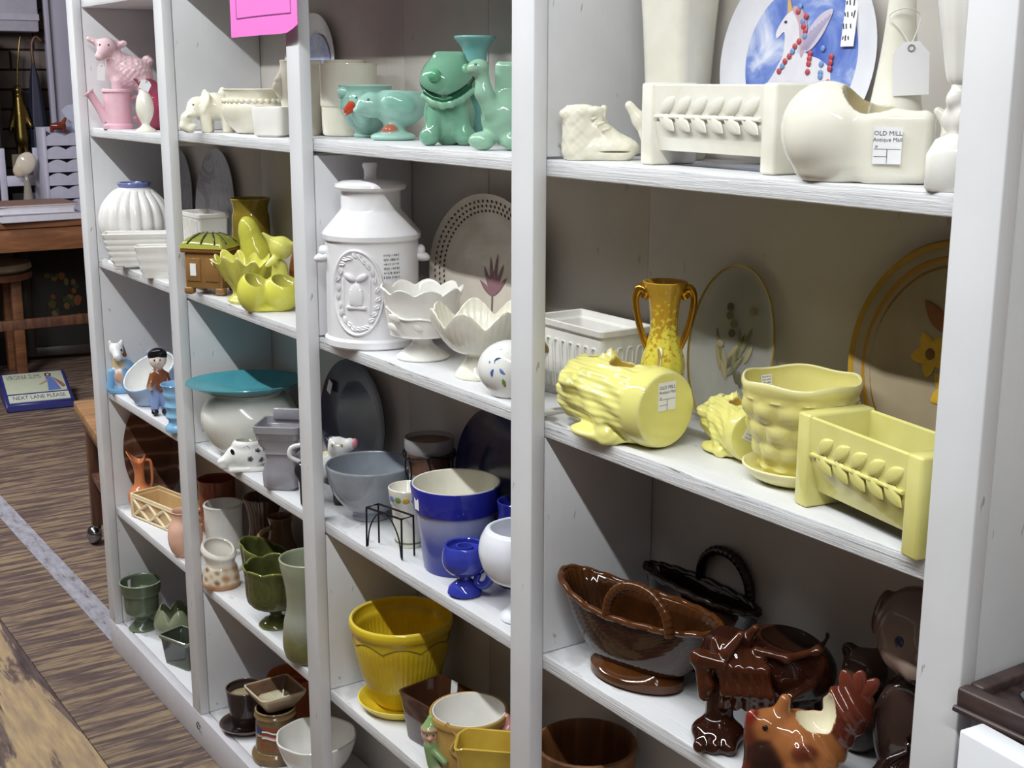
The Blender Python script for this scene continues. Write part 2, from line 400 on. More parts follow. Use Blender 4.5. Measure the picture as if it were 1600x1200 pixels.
# ------------------------------------------------------------------ floor and room
def plywood(c1, c2, sc, scale, dist, seed, w=.08):
    t = NT('plywood_'+str(seed)); v = t.coord(sc); v2 = t.coord((sc[0]*3, sc[1]*3, 1))
    n = t.noise(v, scale, 7, .62, dist); n2 = t.noise(v2, scale*2.5, 3)
    base = t.ramp(n, [(.49-w, lin(c2)), (.49, lin('#5e4a42')), (.49+w, lin(c1))])
    base = t.mix(t.ramp(n2, [(.35, (.55, .55, .55)), (.7, (0, 0, 0))]), base, lin('#6f5f5c'))
    specks = t.noise(t.coord((1, 1, 1)), 26, 2); base = t.mix(t.ramp(specks, [(.775, (0, 0, 0)), (.79, (.8, .8, .8))]), base, lin('#b9b4b4'))
    t.p(Base_Color=base, Roughness=.5); t.bump(n, .25, .002); return t.m
FA = plywood('#96805f', '#41322f', (15, 1.5, 1), 3.4, .5, 1); FB = plywood('#b59a72', '#3c2b2d', (.8, 6.0, 1), 1.5, 1.1, 2, .035)
fl = bpy.data.objects.new('floor', None); COL.objects.link(fl); struct(fl)
for y0, y1, x0, x1, m in ((-.19, 2.6, -6, -1.25, FA), (-.19, 2.6, -1.248, 3.6, FA), (-1.41, -.192, -6, .9, FB), (-1.41, -.192, .902, 3.6, FB), (-2.63, -1.412, -6, 3.6, FA)):
    obj('floor_panel', boxm(x1-x0, y1-y0, .02), m, fl, ((x0+x1)/2, (y0+y1)/2, -.0102))
t = NT('worn_paint_stripe'); nn = t.noise(t.coord((3, 9, 1)), 5, 5, .7)
t.p(Base_Color=t.ramp(nn, [(.33, lin('#5d5458')), (.45, lin('#8d8a92')), (.7, lin('#a9a7b0'))]), Roughness=.6)
s = tag(obj('paint_stripe', boxm(3.6, .058, .0012), t.m, None, (-1.85, .036, .0008)), 'worn grey paint stripe on the floor leading from the shelving corner', 'floor stripe')
# unseen plain walls, added behind the viewer to shade the lower shelves
struct(obj('wall_shade_aisle', boxm(8.4, .1, 2.8), plain('#6f6259', .8), None, (.0, -2.5, 1.4))); struct(obj('wall_shade_near', boxm(.1, 3.2, 2.8), plain('#6f6259', .8), None, (4.15, -.84, 1.4)))
# far wall
WX = -3.98
brick = plain('#85776f', .9, var=.35, scale=9); brick2 = plain('#6e615a', .9, var=.3, scale=9); mortar = plain('#3a3231', .95)
wl = struct(obj('wall_far', boxm(.1, 5.2, 2.8), mortar, None, (WX-.062, 1.2, 1.4)))
bw = boxm(.02, .235, .088, .004); bms = {}
for mi, m in enumerate((brick, brick2)):
    q = bw.copy(); q.materials.append(m); bms[mi] = q
for r in range(12):
    for k in range(-3, 8):
        y = .7+k*.245+(.12 if r % 2 else 0); z = .90+r*.098
        obj('brick', bms[(r*7+k*3) % 3 % 2], None, wl, (-.0+.058, y-1.2, z-1.4))
pl = plain('#b9b6c4', .6, var=.1, scale=6)
for k in range(10):
    obj('wainscot_plank', boxm(.018, .143, .82, .002), pl, wl, (.056, -.36+k*.148+.01-.0, .41-1.4))
tm = struct(obj('trim_1', joinm([boxm(.10, .13, 2.8, .004), xf(boxm(.03, .022, 2.8, .003), (.06, -.075, 0))]), plain('#aeaabb', .5, scale=5), None, (-3.87, 1.045, 1.4)))
struct(obj('trim_2', joinm([boxm(.12, .98, .34, .01), xf(boxm(.02, .98, .03), (.06, 0, -.1)), xf(boxm(.02, .98, .02), (.06, 0, .05))]), plain('#b4b1bf', .5), None, (-3.86, .44, 1.79)))
# ------------------------------------------------------------------ pottery on the shelves
def T(name, label, cat, b, r, x, y, rz=None, group=None):
    return thing(name, label, cat, (x, y, ztop(b, r)+.0003), face(x, y) if rz is None else R(rz), group)
GW = glaze('#eeece8', '#e2dfd8', .16); GC = glaze('#ece8d8', '#e0dbc6', .15); GCW = glaze('#efece0', '#e0dccb', .14)
GPINK = glaze('#efc6d3', '#e3b0c2', .16); GCRIM = glaze('#a3405c', '#8a2c48', .15)
def paper_tag(parent, loc, w=.02, h=.032, rot=(0, 0, 0), string=None):
    p = [(-w/2, -h), (w/2, -h), (w/2, -h*.22), (w*.22, 0), (-w*.22, 0), (-w/2, -h*.22)]
    tg = obj('price_tag', prismm(p, -.0004, .0004), PAPER, parent, loc, rot)
    obj('eyelet', tubem([(w*.09*math.cos(a), -.0006, -h*.12+w*.09*math.sin(a)) for a in np.arange(8)*math.pi/4], w*.025, 6, True, 1), plain('#9a9690', .5), tg)
    if string: tube('string', string, .0006, STRING, tg, 6)
    return tg
# --- left bay, top tier
t = T('lamb_figurine', 'pale pink glazed lamb figurine with curly coat and paper tag', 'figurine', 0, 1, .078, .086)
f = Fig(.008); pk = '#e9c8d0'
f.e((.016, 0, .118), (.050, .036, .040), pk).e((-.012, -.004, .142), (.024, .022, .030), pk, k=.014)
f.e((-.030, -.012, .176), (.022, .020, .021), pk).c((-.038, -.026, .166), (-.046, -.036, .156), .014, .010, pk)
f.c((-.046, -.006, .184), (-.068, -.010, .194), .009, .005, pk).c((-.012, -.004, .180), (.008, -.006, .184), .009, .007, pk)
f.e((.058, .004, .148), (.012, .012, .012), pk)
for sx, sy in ((-.012, -.02), (-.008, .02), (.044, -.02), (.046, .02)): f.c((sx, sy, .10), (sx-.004, sy, .004), .013, .010, pk)
f.disp = lambda P: bumpy(.0022, 420)(P)*np.clip((P[:, 0]+.022)/.02, 0, 1)*np.clip((P[:, 2]-.07)/.03, 0, 1)
f.build('body', glaze('vc', vc=True, rough=.16, edge='#f3d9df'), t, 80)
for sx in (-.044, -.026): blobo('eye', (sx, -.030 if sx < -.03 else -.031, .180), (.0022, .0015, .003), plain('#6a4a52', .2), t)
paper_tag(t, (-.043, -.038, .140), .017, .036, (0, R(6), 0), [(.0, 0, -.004), (.010, .004, .012), (.022, .006, .014), (.028, .012, .006)])
t = T('watering_can_planter', 'small pale pink ceramic watering can in front of the lamb', 'planter', 0, 1, .142, .05)
pot('body', [(.033, 0), (.034, .004), (.034, .009), (.0295, .012), (.0290, .07), (.0295, .078), (.033, .080), (.033, .085)], GPINK, t, .0035, sm=0)
tube('spout', [(-.024, -.004, .018), (-.036, -.006, .040), (-.048, -.008, .062), (-.056, -.009, .076)], [.012, .009, .0085, .009], GPINK, t, 14)
obj('spout_rose', lathe([(0, 0), (.009, 0), (.013, .004), (.0125, .006), (0, .007)], 24), GPINK, t, (-.056, -.009, .075), (0, R(-38), 0))
tube('handle', [(.028, .006, .068), (.048, .010, .066), (.052, .011, .045), (.042, .009, .026), (.028, .006, .022)], .0045, GPINK, t, 10)
t = T('crimson_vase', 'crimson ceramic vase with ruffled rim behind the cream bud vase', 'vase', 0, 1, .225, .105)
pot('body', [(.024, 0), (.036, .012), (.040, .035), (.030, .06), (.026, .075), (.034, .096), (.040, .104)], GCRIM, t, .003, mod=scallop(7, .008, .08, .104, .25))
tube('handle', [(.026, -.004, .08), (.046, -.006, .078), (.05, -.006, .055), (.036, -.004, .04)], .004, GCRIM, t)
t = T('bud_vase', 'small cream egg-shaped bud vase with a white tag at the top', 'vase', 0, 1, .335, .046)
pot('body', [(.021, 0), (.020, .004), (.010, .011), (.0085, .017), (.015, .030), (.0185, .047), (.016, .066), (.010, .080), (.0085, .086)], GCW, t, .002, 40)
tg = paper_tag(t, (.008, -.016, .104), .022, .022, (R(12), R(28), R(-10)), [(0, 0, -.003), (-.010, .006, -.008), (-.018, .012, -.014), (-.008, .016, -.018)])
# --- left bay, second tier
t = T('fluted_vase', 'round white fluted vase with blue collar in the end compartment', 'vase', 0, 2, .122, .082)
gm = glaze('#f0eeec', '#e2dfdd', .35)
pot('body', [(.034, 0), (.040, .003), (.062, .03), (.080, .07), (.083, .098), (.074, .130), (.050, .158), (.034, .167)], gm, t, .004, 144, flutes(18, .10, .012, .160, .6))
obj('collar', lathe([(.028, 0), (.033, 0), (.0345, .004), (.038, .010), (.037, .012), (.031, .012), (.028, .006), (.028, 0)], 48), glaze('#7d86bd', '#6a73ad', .3), t, (0, 0, .167))
def groove_planter(name, label, b, r, x, y, rz, L, Wd, Hh, mat, n=5, feet=True):
    t = T(name, label, 'planter', b, r, x, y, rz); z0 = .008 if feet else 0; secs = []
    for i in range(n*4+1):
        u = i/(n*4); k = .72+.28*u**.8; g = .0012 if i % 4 == 2 else 0; secs.append((L/2*k-g, Wd/2*k-g, z0+(Hh-z0)*.92*u))
    secs += [(L/2*1.02, Wd/2*1.02, Hh*.93+.002), (L/2*1.03, Wd/2*1.03, Hh)]
    rectpot('body', secs, .004, z0+.005, mat, t, .008)
    if feet:
        for sx in (-1, 1):
            for sy in (-1, 1): obj('foot', boxm(.018, .014, .012, .003), mat, t, (sx*(L/2*.72-.010), sy*(Wd/2*.72-.009), .0062))
    return t
groove_planter('white_planter', 'white flared rectangular planter with grooved sides before the fluted vase', 0, 2, .235, .046, 66, .142, .066, .078, GW)
groove_planter('white_planter', 'small low white planter with stepped sides beside the second post', 0, 2, .392, .036, 66, .088, .05, .066, GW, 3, False)
# --- left bay, third tier
t = T('pony_figurine', 'white and blue ceramic pony figurine beside the end post', 'figurine', 0, 3, .062, .040)
f = Fig(.005); bl = '#7fb0dc'; wh = '#eceaea'
f.b((.004, 0, .006), (.030, .024, .006), .004, bl).e((.004, 0, .040), (.022, .020, .034), wh).e((.016, .006, .050), (.020, .018, .026), bl)
f.c((-.002, -.004, .066), (-.004, -.004, .084), .012, .011, '#d9c08a').e((-.004, -.008, .102), (.016, .015, .017), wh).c((-.004, -.014, .100), (-.002, -.032, .090), .012, .010, '#e3e3e6')
f.c((-.014, -.004, .112), (-.017, -.004, .121), .006, .004, wh).c((.006, -.002, .114), (.009, 0, .121), .006, .004, wh)
f.c((-.018, -.01, .05), (-.024, -.014, .012), .009, .009, bl).c((.012, -.016, .05), (.014, -.02, .012), .008, .008, bl).e((.0, -.018, .040), (.010, .006, .014), '#d8a78c')
f.c((.006, .004, .114), (.014, .008, .086), .006, .005, '#8a5a4a')
f.build('body', PV, t, 72)
for sx in (-.006, .007): blobo('eye', (sx, -.0225, .104), (.0022, .0018, .0032), plain('#1d1d22', .1), t)
t = T('boy_in_hat_figurine', 'small blue ceramic figure with grey hat behind the pony', 'figurine', 0, 3, .085, .098)
f = Fig(.005); f.c((0, 0, .006), (0, 0, .050), .022, .016, bl).e((.012, 0, .072), (.012, .012, .013), '#d6bba6').e((.012, 0, .080), (.022, .020, .004), '#9aa0b0').e((.012, 0, .089), (.014, .013, .012), '#9aa0b0').c((-.004, -.004, .055), (-.024, -.008, .050), .008, .006, bl)
f.build('body', PV, t, 56)
t = T('cradle_planter', 'blue ceramic cradle planter with white inside and high hood', 'planter', 0, 3, .222, .056)
f = Fig(.005); f.e((.006, .0, .066), (.064, .048, .072), '#a9c0de').e((0, 0, .008), (.034, .028, .012), '#a9c0de')
f.cut((.006, 0, .066), (.060, .044, .067), '#efefee').keep_below((0, -.043, .052), (-.42, -.50, .76))
f.build('body', PV, t, 84)
t = T('boy_figurine', 'ceramic boy figurine with black hair, brown jacket and blue trousers', 'figurine', 0, 3, .318, .047)
f = Fig(.004); f.e((0, 0, .122), (.019, .018, .021), '#efe3d8').c((0, .002, .105), (0, .002, .098), .008, .008, '#efe3d8').c((0, 0, .088), (.002, .002, .066), .016, .020, '#7a4a34')
f.c((-.012, -.004, .088), (-.020, -.014, .066), .008, .007, '#8a5636').c((.014, -.004, .088), (.020, -.012, .068), .008, .007, '#6e3f2e').e((-.02, -.015, .062), (.006, .006, .006), '#efe3d8')
f.c((-.007, 0, .066), (-.012, -.006, .014), .013, .009, '#8fa6d8').c((.010, .002, .066), (.010, 0, .014), .013, .009, '#8fa6d8').e((0, -.018, .119), (.003, .003, .004), '#e9cfc2')
f.build('body', PV, t, 76)
for sx in (-1, 1): obj('shoe', ellm((0, 0, 0), (.008, .014, .007)), glaze('#222228', rough=.1), t, (-.012 if sx < 0 else .010, -.012, .0075))
f = Fig(.004); f.e((0, .004, .131), (.021, .021, .016), '#17171c').c((-.008, -.010, .140), (.006, -.012, .142), .006, .006, '#17171c').keep_below((0, -.012, .122), (0, -.9, -.5)); f.build('hair', PV, t, 40)
for sx in (-.007, .005): blobo('eye', (sx, -.0175, .124), (.0018, .0014, .0022), plain('#1d1d22', .1), t)
t = T('blue_planter', 'light blue ceramic planter with stepped rings in front of the second post', 'planter', 0, 3, .476, .030)
pot('body', [(.026, 0), (.027, .008), (.020, .016), (.020, .024), (.026, .032), (.022, .042), (.027, .054), (.023, .064), (.029, .078), (.027, .086), (.033, .100)], glaze('#8cbcdf', '#7aa9d2', .14), t, .003, sm=2)
t = thing('plate', 'pale lavender plate standing in shadow behind the ceramic boy', 'plate', (.36, .186, ztop(0, 3)+.086), R(0))
def plate(t, a, b, mat, lip=.010, well=.66, name='dish', n=72, mod=None):
    """plate standing upright, face toward -y, centre at origin"""
    pr = [(0, 0), (well*.9, 0), (well, -.05*lip/.01), (.97, -1.0*lip/.01*.9), (1.0, -1.0*lip/.01), (.985, -.8*lip/.01), (well, .25), (0, .3)]
    th = np.arange(n)*2*math.pi/n
    rings = [np.stack([max(r, .0005)*a*np.cos(th)*(mod(th) if mod and r > .8 else 1), np.full(n, y*.01 if abs(y) > .3 else y*.01), max(r, .0005)*b*np.sin(th)*(mod(th) if mod and r > .8 else 1)], 1) for r, y in pr]
    return obj(name, ringmesh(rings, sharp=60), mat, t)
LEAN = R(-7)
def lean(t, a=LEAN): t.rotation_euler = (a, 0, t.rotation_euler[2]); return t
plate(t, .085, .085, glaze('#b5b0c4', rough=.2)); lean(t, R(-3))
# --- left bay, fourth tier
t = T('ewer', 'small orange ceramic ewer with tall neck behind the lattice planter', 'pitcher', 0, 4, .079, .066)
GO = glaze('#d98a5c', '#c9744a', .15)
def ewm(th, r, z, u):
    s = np.clip((z-.105)/.03, 0, 1); return r*(1+.35*s*np.cos(th-math.pi)), z+.012*s*np.cos(2*(th-math.pi))+.006*s*np.cos(th-math.pi)
pot('body', [(.020, 0), (.022, .004), (.028, .018), (.030, .034), (.026, .050), (.015, .062), (.012, .080), (.013, .100), (.018, .118), (.022, .130)], GO, t, .0025, 48, ewm)
tube('handle', [(.014, 0, .122), (.027, 0, .118), (.029, 0, .09), (.028, 0, .064), (.024, 0, .052)], .0035, GO, t)
t = T('lattice_planter', 'tan rectangular planter with raised criss-cross lattice', 'planter', 0, 4, .219, .090, 12.4)
GT = glaze('#d8b98a', '#c7a674', .14, edge='#ecd9b4')
rectpot('body', [(.104, .034, 0), (.106, .036, .003), (.108, .037, .050), (.111, .040, .052), (.111, .040, .058)], .0045, .006, GT, t, .003)
for k in range(3):
    x = -.067+k*.067
    for s in (-1, 1): tube('lattice_bar', [(x-.032, -.0375, .026-s*.020), (x, -.039, .026), (x+.032, -.0375, .026+s*.020)], .0036, GT, t, 8, m=2)
for k in range(2):
    for s in (-1, 1): tube('lattice_bar', [(.1085, -.034+k*.034, .026-s*.021), (.1085, k*.034, .026+s*.021)], .0026, GT, t, 8, m=2)
for sx in (-1, 1): obj('corner_post', boxm(.008, .006, .058, .002), GT, t, (sx*.105, -.038, .029))
for zz in (.004, .050): obj('rail', boxm(.206, .004, .005, .0015), GT, t, (0, -.0385, zz))
t = T('horn_vase', 'slender tan horn-shaped vase rising behind the lattice planter', 'vase', 0, 4, .150, .160)
f = Fig(.004); f.b((0, 0, .006), (.022, .018, .006), .004, '#cbb498').path([(.012, 0, .01), (.016, 0, .04), (.006, 0, .075), (-.014, 0, .108)], .017, .008, '#cbb498'); f.build('body', PV, t, 56)
t = thing('brown_tray', 'large round brown tray with pale swirls leaning against the end panel', 'tray', (.0315, .118, ztop(0, 4)+.134), R(90))
tt = NT('brown_swirl'); v = tt.coord((9, 9, 9)); w = tt.n('ShaderNodeTexWave', wave_type='RINGS'); w.inputs['Scale'].default_value = .9; w.inputs['Distortion'].default_value = 5; w.inputs['Detail'].default_value = 2
tt.l(v, w.inputs[0]); tt.p(Base_Color=tt.ramp(w.outputs['Fac'], [(.0, lin('#5c3d2e')), (.85, lin('#6e4a39')), (.99, lin('#8f7464'))]), Roughness=.3)
plate(t, .076, .128, tt.m, .012); lean(t, R(-2))
t = T('pink_pot', 'round pale pink pot half hidden by the second post', 'pot', 0, 4, .440, .044)
pot('body', [(.022, 0), (.031, .012), (.037, .035), (.035, .062), (.026, .082), (.025, .094), (.028, .100)], glaze('#e6bba6', '#dca78f', .16), t)
# --- left bay, bottom tier
t = T('green_footed_pot', 'grey green footed flower pot in the bottom end compartment', 'pot', 0, 5, .082, .050)
GG = glaze('#5f6a56', '#505b49', .3, edge='#8d9f82')
pot('body', [(.034, 0), (.034, .004), (.024, .014), (.020, .024), (.026, .034), (.039, .046), (.041, .075), (.0415, .090), (.046, .094), (.049, .118), (.0505, .122)], GG, t, .004, floor=.04)
sticker(t, (-.026, .026, .106), (R(90), 0, R(-135)), .009, .022, None)
t = T('lobed_bowl', 'sage green egg-shaped bowl with petal rim beside the footed pot', 'bowl', 0, 5, .174, .100)
pot('body', [(.020, 0), (.034, .008), (.048, .026), (.050, .040), (.044, .056), (.036, .066)], glaze('#858c70', '#727a5f', .13), t, .003, 90, lambda th, r, z, u: (r*(1+.05*np.abs(np.cos(2.5*th))*np.clip(z/.04, 0, 1)), z+.022*(np.abs(np.cos(2.5*th))-.55)*np.clip((z-.03)/.036, 0, 1)**2))
t = T('dark_green_planter', 'dark green rectangular planter on the bottom board by the second post', 'planter', 0, 5, .335, .064, 20)
rectpot('body', [(.040, .026, 0), (.041, .027, .006), (.047, .032, .060), (.050, .035, .064), (.050, .035, .070)], .004, .006, glaze('#3c4338', '#2f362e', .12, edge='#858f7c'), t, .008)
# --- second bay, top tier
t = T('elephant_figurine', 'cream ceramic elephant figurine with lowered head beside the beaded bowl', 'figurine', 1, 1, .712, .040)
f = Fig(.007); cr = '#eeead8'
f.e((.010, .006, .046), (.034, .026, .026), cr).e((-.020, -.004, .044), (.021, .019, .021), cr)
f.path([(-.030, -.014, .040), (-.042, -.020, .026), (-.046, -.022, .012), (-.036, -.024, .006), (-.028, -.025, .012)], .010, .005, cr)
f.e((-.006, -.016, .054), (.006, .015, .019), cr, (0, 15, 20)).e((.026, .016, .070), (.008, .008, .012), cr).e((-.006, .016, .062), (.008, .012, .016), cr)
for a in ((-.008, -.014), (-.004, .018), (.030, -.012), (.034, .018)): f.c((a[0], a[1], .036), (a[0]+.002, a[1]-.002, .005), .011, .010, cr)
f.c((-.026, -.02, .034), (-.038, -.034, .032), .004, .002, '#f3efe0'); f.build('body', PV, t, 84)
for s in (-1,): blobo('eye', (-.028, -.021, .050), (.002, .002, .002), plain('#6a5a3a', .2), t)
t = T('beaded_bowl', 'round cream bowl with a ring of raised beads on the top shelf', 'bowl', 1, 1, .806, .096)
pot('body', [(.034, 0), (.042, .004), (.058, .022), (.065, .042), (.062, .054), (.056, .060), (.058, .072), (.062, .078)], GC, t, .0035)
obj('bead_band', joinm([ellm((.0605*math.cos(a), .0605*math.sin(a), .058), (.0052, .0052, .0052), 10, 6) for a in np.arange(34)*2*math.pi/34]), GC, t)
for a in (-150, -30, 90): obj('foot', ellm((0, 0, 0), (.009, .009, .009)), GC, t, (.034*math.cos(R(a)), .034*math.sin(R(a)), .0095))
t = T('cube_pot', 'small white rounded square pot beside the third post', 'pot', 1, 1, .958, .058, 40)
rectpot('body', [(.022, .022, 0), (.027, .027, .004), (.029, .029, .044), (.028, .028, .049)], .004, .006, GW, t, .009)
t = T('embossed_vase', 'cream vase with an embossed face behind the third post', 'vase', 1, 1, .924, .128)
pot('body', [(.030, 0), (.034, .010), (.034, .04), (.040, .075), (.040, .100), (.036, .118), (.037, .127)], GC, t)
f = Fig(.005); f.e((-.034, -.012, .085), (.012, .012, .024), cr).e((-.044, -.016, .083), (.006, .006, .008), cr).e((-.040, -.018, .095), (.006, .004, .003), cr); f.build('face_relief', PV, t, 40)
t = T('cream_cylinder_pot', 'plain cream cylinder pot standing behind the aqua duck bowl', 'pot', 2, 1, 1.104, .128)
pot('body', [(.040, 0), (.044, .004), (.045, .03), (.0452, .048), (.047, .050), (.047, .108), (.0475, .113)], GC, t, .004, sm=2)
obj('inner_collar', lathe([(.030, 0), (.035, 0), (.035, .012), (.030, .012), (.030, 0)], 48), GC, t, (-.006, .004, .108))
t = thing('unicorn_plate', 'small white and blue picture plate behind the cream cylinder pot', 'plate', (.856, .182, ztop(1, 1)+.105), 0)
plate(t, .106, .106, glaze('#e9e9ec', rough=.1)); lean(t)
obj('blue_panel', lathe([(0, 0), (.07, 0), (.07, .0006), (0, .0006)], 40), glaze('#7d93cc', '#c6cfe6', .1, var=30), t, (.012, -.0045, 0), (R(90), 0, 0))
# --- second bay, second tier
tt = NT('grey_marble'); v = tt.coord(); n1 = tt.noise(v, 9, 5, .6, 3.0); tt.p(Base_Color=tt.ramp(n1, [(.3, lin('#8d8b93')), (.5, lin('#a9a7ae')), (.62, lin('#7f7d86')), (.75, lin('#b9b7bd'))]), Roughness=.3); MG = tt.m
t = thing('marbled_plate', 'larger grey marbled plate standing behind the ribbed white planter', 'plate', (.372, .182, ztop(0, 2)+.131), 0, 'grey marbled plates'); plate(t, .112, .131, MG); lean(t, R(-4))
t = thing('marbled_plate', 'narrow grey marbled plate mostly hidden by the second post', 'plate', (.148, .182, ztop(0, 2)+.125), 0, 'grey marbled plates'); plate(t, .092, .125, MG); lean(t, R(-4))
t = T('ribbed_planter', 'white rectangular planter with vertical ribs behind the brown chest', 'planter', 0, 2, .425, .128, 0)
rectpot('body', [(.048, .026, 0), (.050, .028, .004), (.055, .032, .124), (.058, .035, .127), (.058, .035, .134)], .004, .008, GW, t, .006)
for k in range(9): obj('rib', tubem([(0, 0, .008), (0, -.004, .122)], .0026, 8, m=1), GW, t, (-.044+k*.011, -.0285, 0))
t = T('olive_crock', 'tall olive brown crock in shadow behind the yellow pear vase', 'crock', 1, 2, .622, .150)
pot('body', [(.034, 0), (.037, .01), (.038, .06), (.037, .13), (.034, .15), (.037, .165), (.040, .172)], glaze('#94802f', '#76641f', .15, edge='#b59c48'), t)
t = T('pear_vase', 'yellow green pear-shaped vase leaning behind the ruffled planter', 'vase', 1, 2, .716, .120)
f = Fig(.01); f.e((.004, 0, .060), (.034, .032, .055), '#c3c04a', (0, -14, 0)).e((-.010, 0, .108), (.022, .021, .040), '#c9c653', (0, -14, 0)).e((0, 0, .006), (.026, .024, .008), '#c3c04a'); f.disp = bumpy(.0004, 300); f.build('body', PV, t, 60)
t = T('ceramic_chest', 'brown ceramic chest with green ridged lid and a small white sticker', 'box', 1, 2, .674, .044, 40); t.scale = (1.22, 1.22, 1.06)
GBR = glaze('#5e4c3a', '#41352a', .14, var=60, edge='#9a7244'); GGN = glaze('#7a8040', '#5a6434', .12, var=40, edge='#a9a84a')
obj('body', boxm(.064, .054, .066, .003, (0, 0, .044)), GBR, t)
for sx in (-1, 1):
    for sy in (-1, 1): obj('foot', boxm(.016, .014, .014, .004), GBR, t, (sx*.027, sy*.022, .0075))
for x0 in (-.016, .016): 
    obj('panel', boxm(.024, .003, .042, .001), GBR, t, (x0, -.0275, .046))
for y0 in (-.013, .013): obj('panel', boxm(.003, .018, .042, .001), GBR, t, (.0325, y0, .046))
obj('cornice', boxm(.074, .064, .008, .003), glaze('#95663a', '#7c4e2a', .14), t, (0, 0, .080))
obj('lid', ringmesh([rrect(a, b, .004, z) for a, b, z in ((.038, .033, .084), (.037, .032, .090), (.030, .024, .100), (.018, .012, .108), (.012, .007, .109))]), GGN, t)
for k in (-1, 0, 1):
    for s in (-1, 1): tube('lid_rib', [(k*.010, s*.009, .1085), (k*.017, s*.020, .1035), (k*.024, s*.031, .0925)], .0016, glaze('#3b3a22', rough=.15), t, 8, m=3)
for s in (-1, 1):
    for k in (-.5, .5): tube('lid_rib', [(s*.014, k*.010, .1085), (s*.024, k*.022, .1035), (s*.0365, k*.034, .0925)], .0016, glaze('#3b3a22', rough=.15), t, 8, m=3)
sticker(t, (-.016, -.0295, .046), FRONT, .010, .022, None)
GY = glaze('#dcd86a', '#c9c653', .13, edge='#efecb0'); YL = '#dfdc74'
t = T('ruffled_planter', 'pale yellow planter with ruffled leaf rim in front of the chest', 'planter', 1, 2, .812, .058)
def ruf(th, r, z, u):
    s = np.clip(z/.085, 0, 1); return r*(1+.05*np.cos(14*th)*(.3+s)+.10*s**3*np.cos(5*th+1)), z+.007*s**4*np.cos(14*th+.5)+.006*s**3*np.cos(3*th)
pot('body', [(.034, 0), (.036, .006), (.026, .016), (.030, .030), (.044, .050), (.054, .066), (.062, .080)], GY, t, .003, 150, ruf)
t = T('bird_figurine', 'pale yellow bird figurine perched above the round yellow bowls', 'figurine', 1, 2, .884, .092)
f = Fig(.008); f.c((0, 0, .004), (0, 0, .070), .024, .014, YL).e((.004, -.004, .106), (.021, .021, .021), YL, k=.003).c((-.010, -.006, .116), (-.028, -.010, .134), .009, .002, YL).c((-.010, -.016, .084), (-.022, -.02, .076), .008, .004, YL).c((.018, -.010, .112), (.028, -.016, .114), .006, .002, YL)
f.build('body', PV, t, 64)
t = T('yellow_double_bowl', 'shiny yellow double bowl of two joined pods at the shelf front', 'bowl', 1, 2, .918, .048)
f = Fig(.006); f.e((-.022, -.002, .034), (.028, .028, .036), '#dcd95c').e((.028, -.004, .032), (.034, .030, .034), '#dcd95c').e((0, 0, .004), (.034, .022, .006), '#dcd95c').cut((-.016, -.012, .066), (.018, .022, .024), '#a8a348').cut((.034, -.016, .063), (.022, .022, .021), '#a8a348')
f.build('body', PV, t, 80)
t = T('rust_jug', 'small rust brown jug behind the yellow bird', 'jug', 1, 2, .862, .152); t.scale = (.8, .8, 1)
pot('body', [(.026, 0), (.034, .02), (.036, .06), (.028, .09), (.020, .105), (.024, .125)], glaze('#9a5a34', '#7c4427', .14), t)
tube('handle', [(.022, 0, .115), (.044, 0, .11), (.046, 0, .075), (.034, 0, .05)], .004, glaze('#9a5a34', '#7c4427', .14), t)
# --- second bay, third tier
t = T('white_round_vase', 'big round white bowl vase carrying the turquoise platter', 'vase', 1, 3, .712, .092)
pot('body', [(.050, 0), (.056, .003), (.078, .026), (.092, .060), (.092, .085), (.078, .110), (.066, .118), (.068, .124)], glaze('#e8e8e2', '#dcdcd4', .22), t, .004, 72)
sticker(t, (.062, -.066, .082), (R(78), 0, R(42)), .016, .018, 'hand', 5)
t = thing('turquoise_platter', 'turquoise oval platter lying on top of the big white bowl vase', 'platter', (.722, .082, ztop(1, 3)+.1266), face(.722, .08), None)
obj('dish', lathe([(0, 0), (.070, 0), (.075, .001), (.100, .012), (.114, .019), (.113, .021), (.098, .0155), (.074, .004), (0, .003)], 80, e=(1, .84)), glaze('#4f9aa6', '#438b98', .3), t)
t = T('fish_planter', 'white fish-shaped planter with black outlined flowers in front of the vase', 'planter', 1, 3, .822, .034)
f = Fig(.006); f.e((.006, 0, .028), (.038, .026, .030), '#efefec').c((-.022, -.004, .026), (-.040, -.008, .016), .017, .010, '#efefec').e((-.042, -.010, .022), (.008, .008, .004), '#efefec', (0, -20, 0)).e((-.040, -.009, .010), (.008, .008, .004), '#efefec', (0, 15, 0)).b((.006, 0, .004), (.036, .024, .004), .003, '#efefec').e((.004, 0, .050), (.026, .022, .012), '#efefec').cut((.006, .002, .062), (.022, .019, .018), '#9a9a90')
f.build('body', PV, t, 72)
blobo('eye', (-.022, -.020, .040), (.0035, .002, .006), plain('#15151a', .1), t, (0, R(-20), 0))
def flower(n, rad, w): return joinm([xf(tubem([(rad*.45*math.cos(a), rad*.45*math.sin(a), 0) for a in np.arange(8)*math.pi/4], w, 5, True, 1), (rad*math.cos(b), rad*math.sin(b), 0)) for b in np.arange(n)*2*math.pi/n]+[tubem([(rad*.35*math.cos(a), rad*.35*math.sin(a), 0) for a in np.arange(8)*math.pi/4], w, 5, True, 1)])
fm = flower(5, .0035, .0006)
for x, z in ((.010, .026), (.024, .040), (.004, .046), (.030, .022)):
    obj('flower_drawing', fm if not fm.materials else fm, INK, t, (x, -.026*math.sqrt(max(.05, 1-((x-.006)/.038)**2-((z-.028)/.032)**2))-.0004, z), (R(90), 0, R((x-.006)*700)))
t = T('grey_stepped_vase', 'grey ceramic vase with stepped square top by the third post', 'vase', 1, 3, .962, .050, 50)
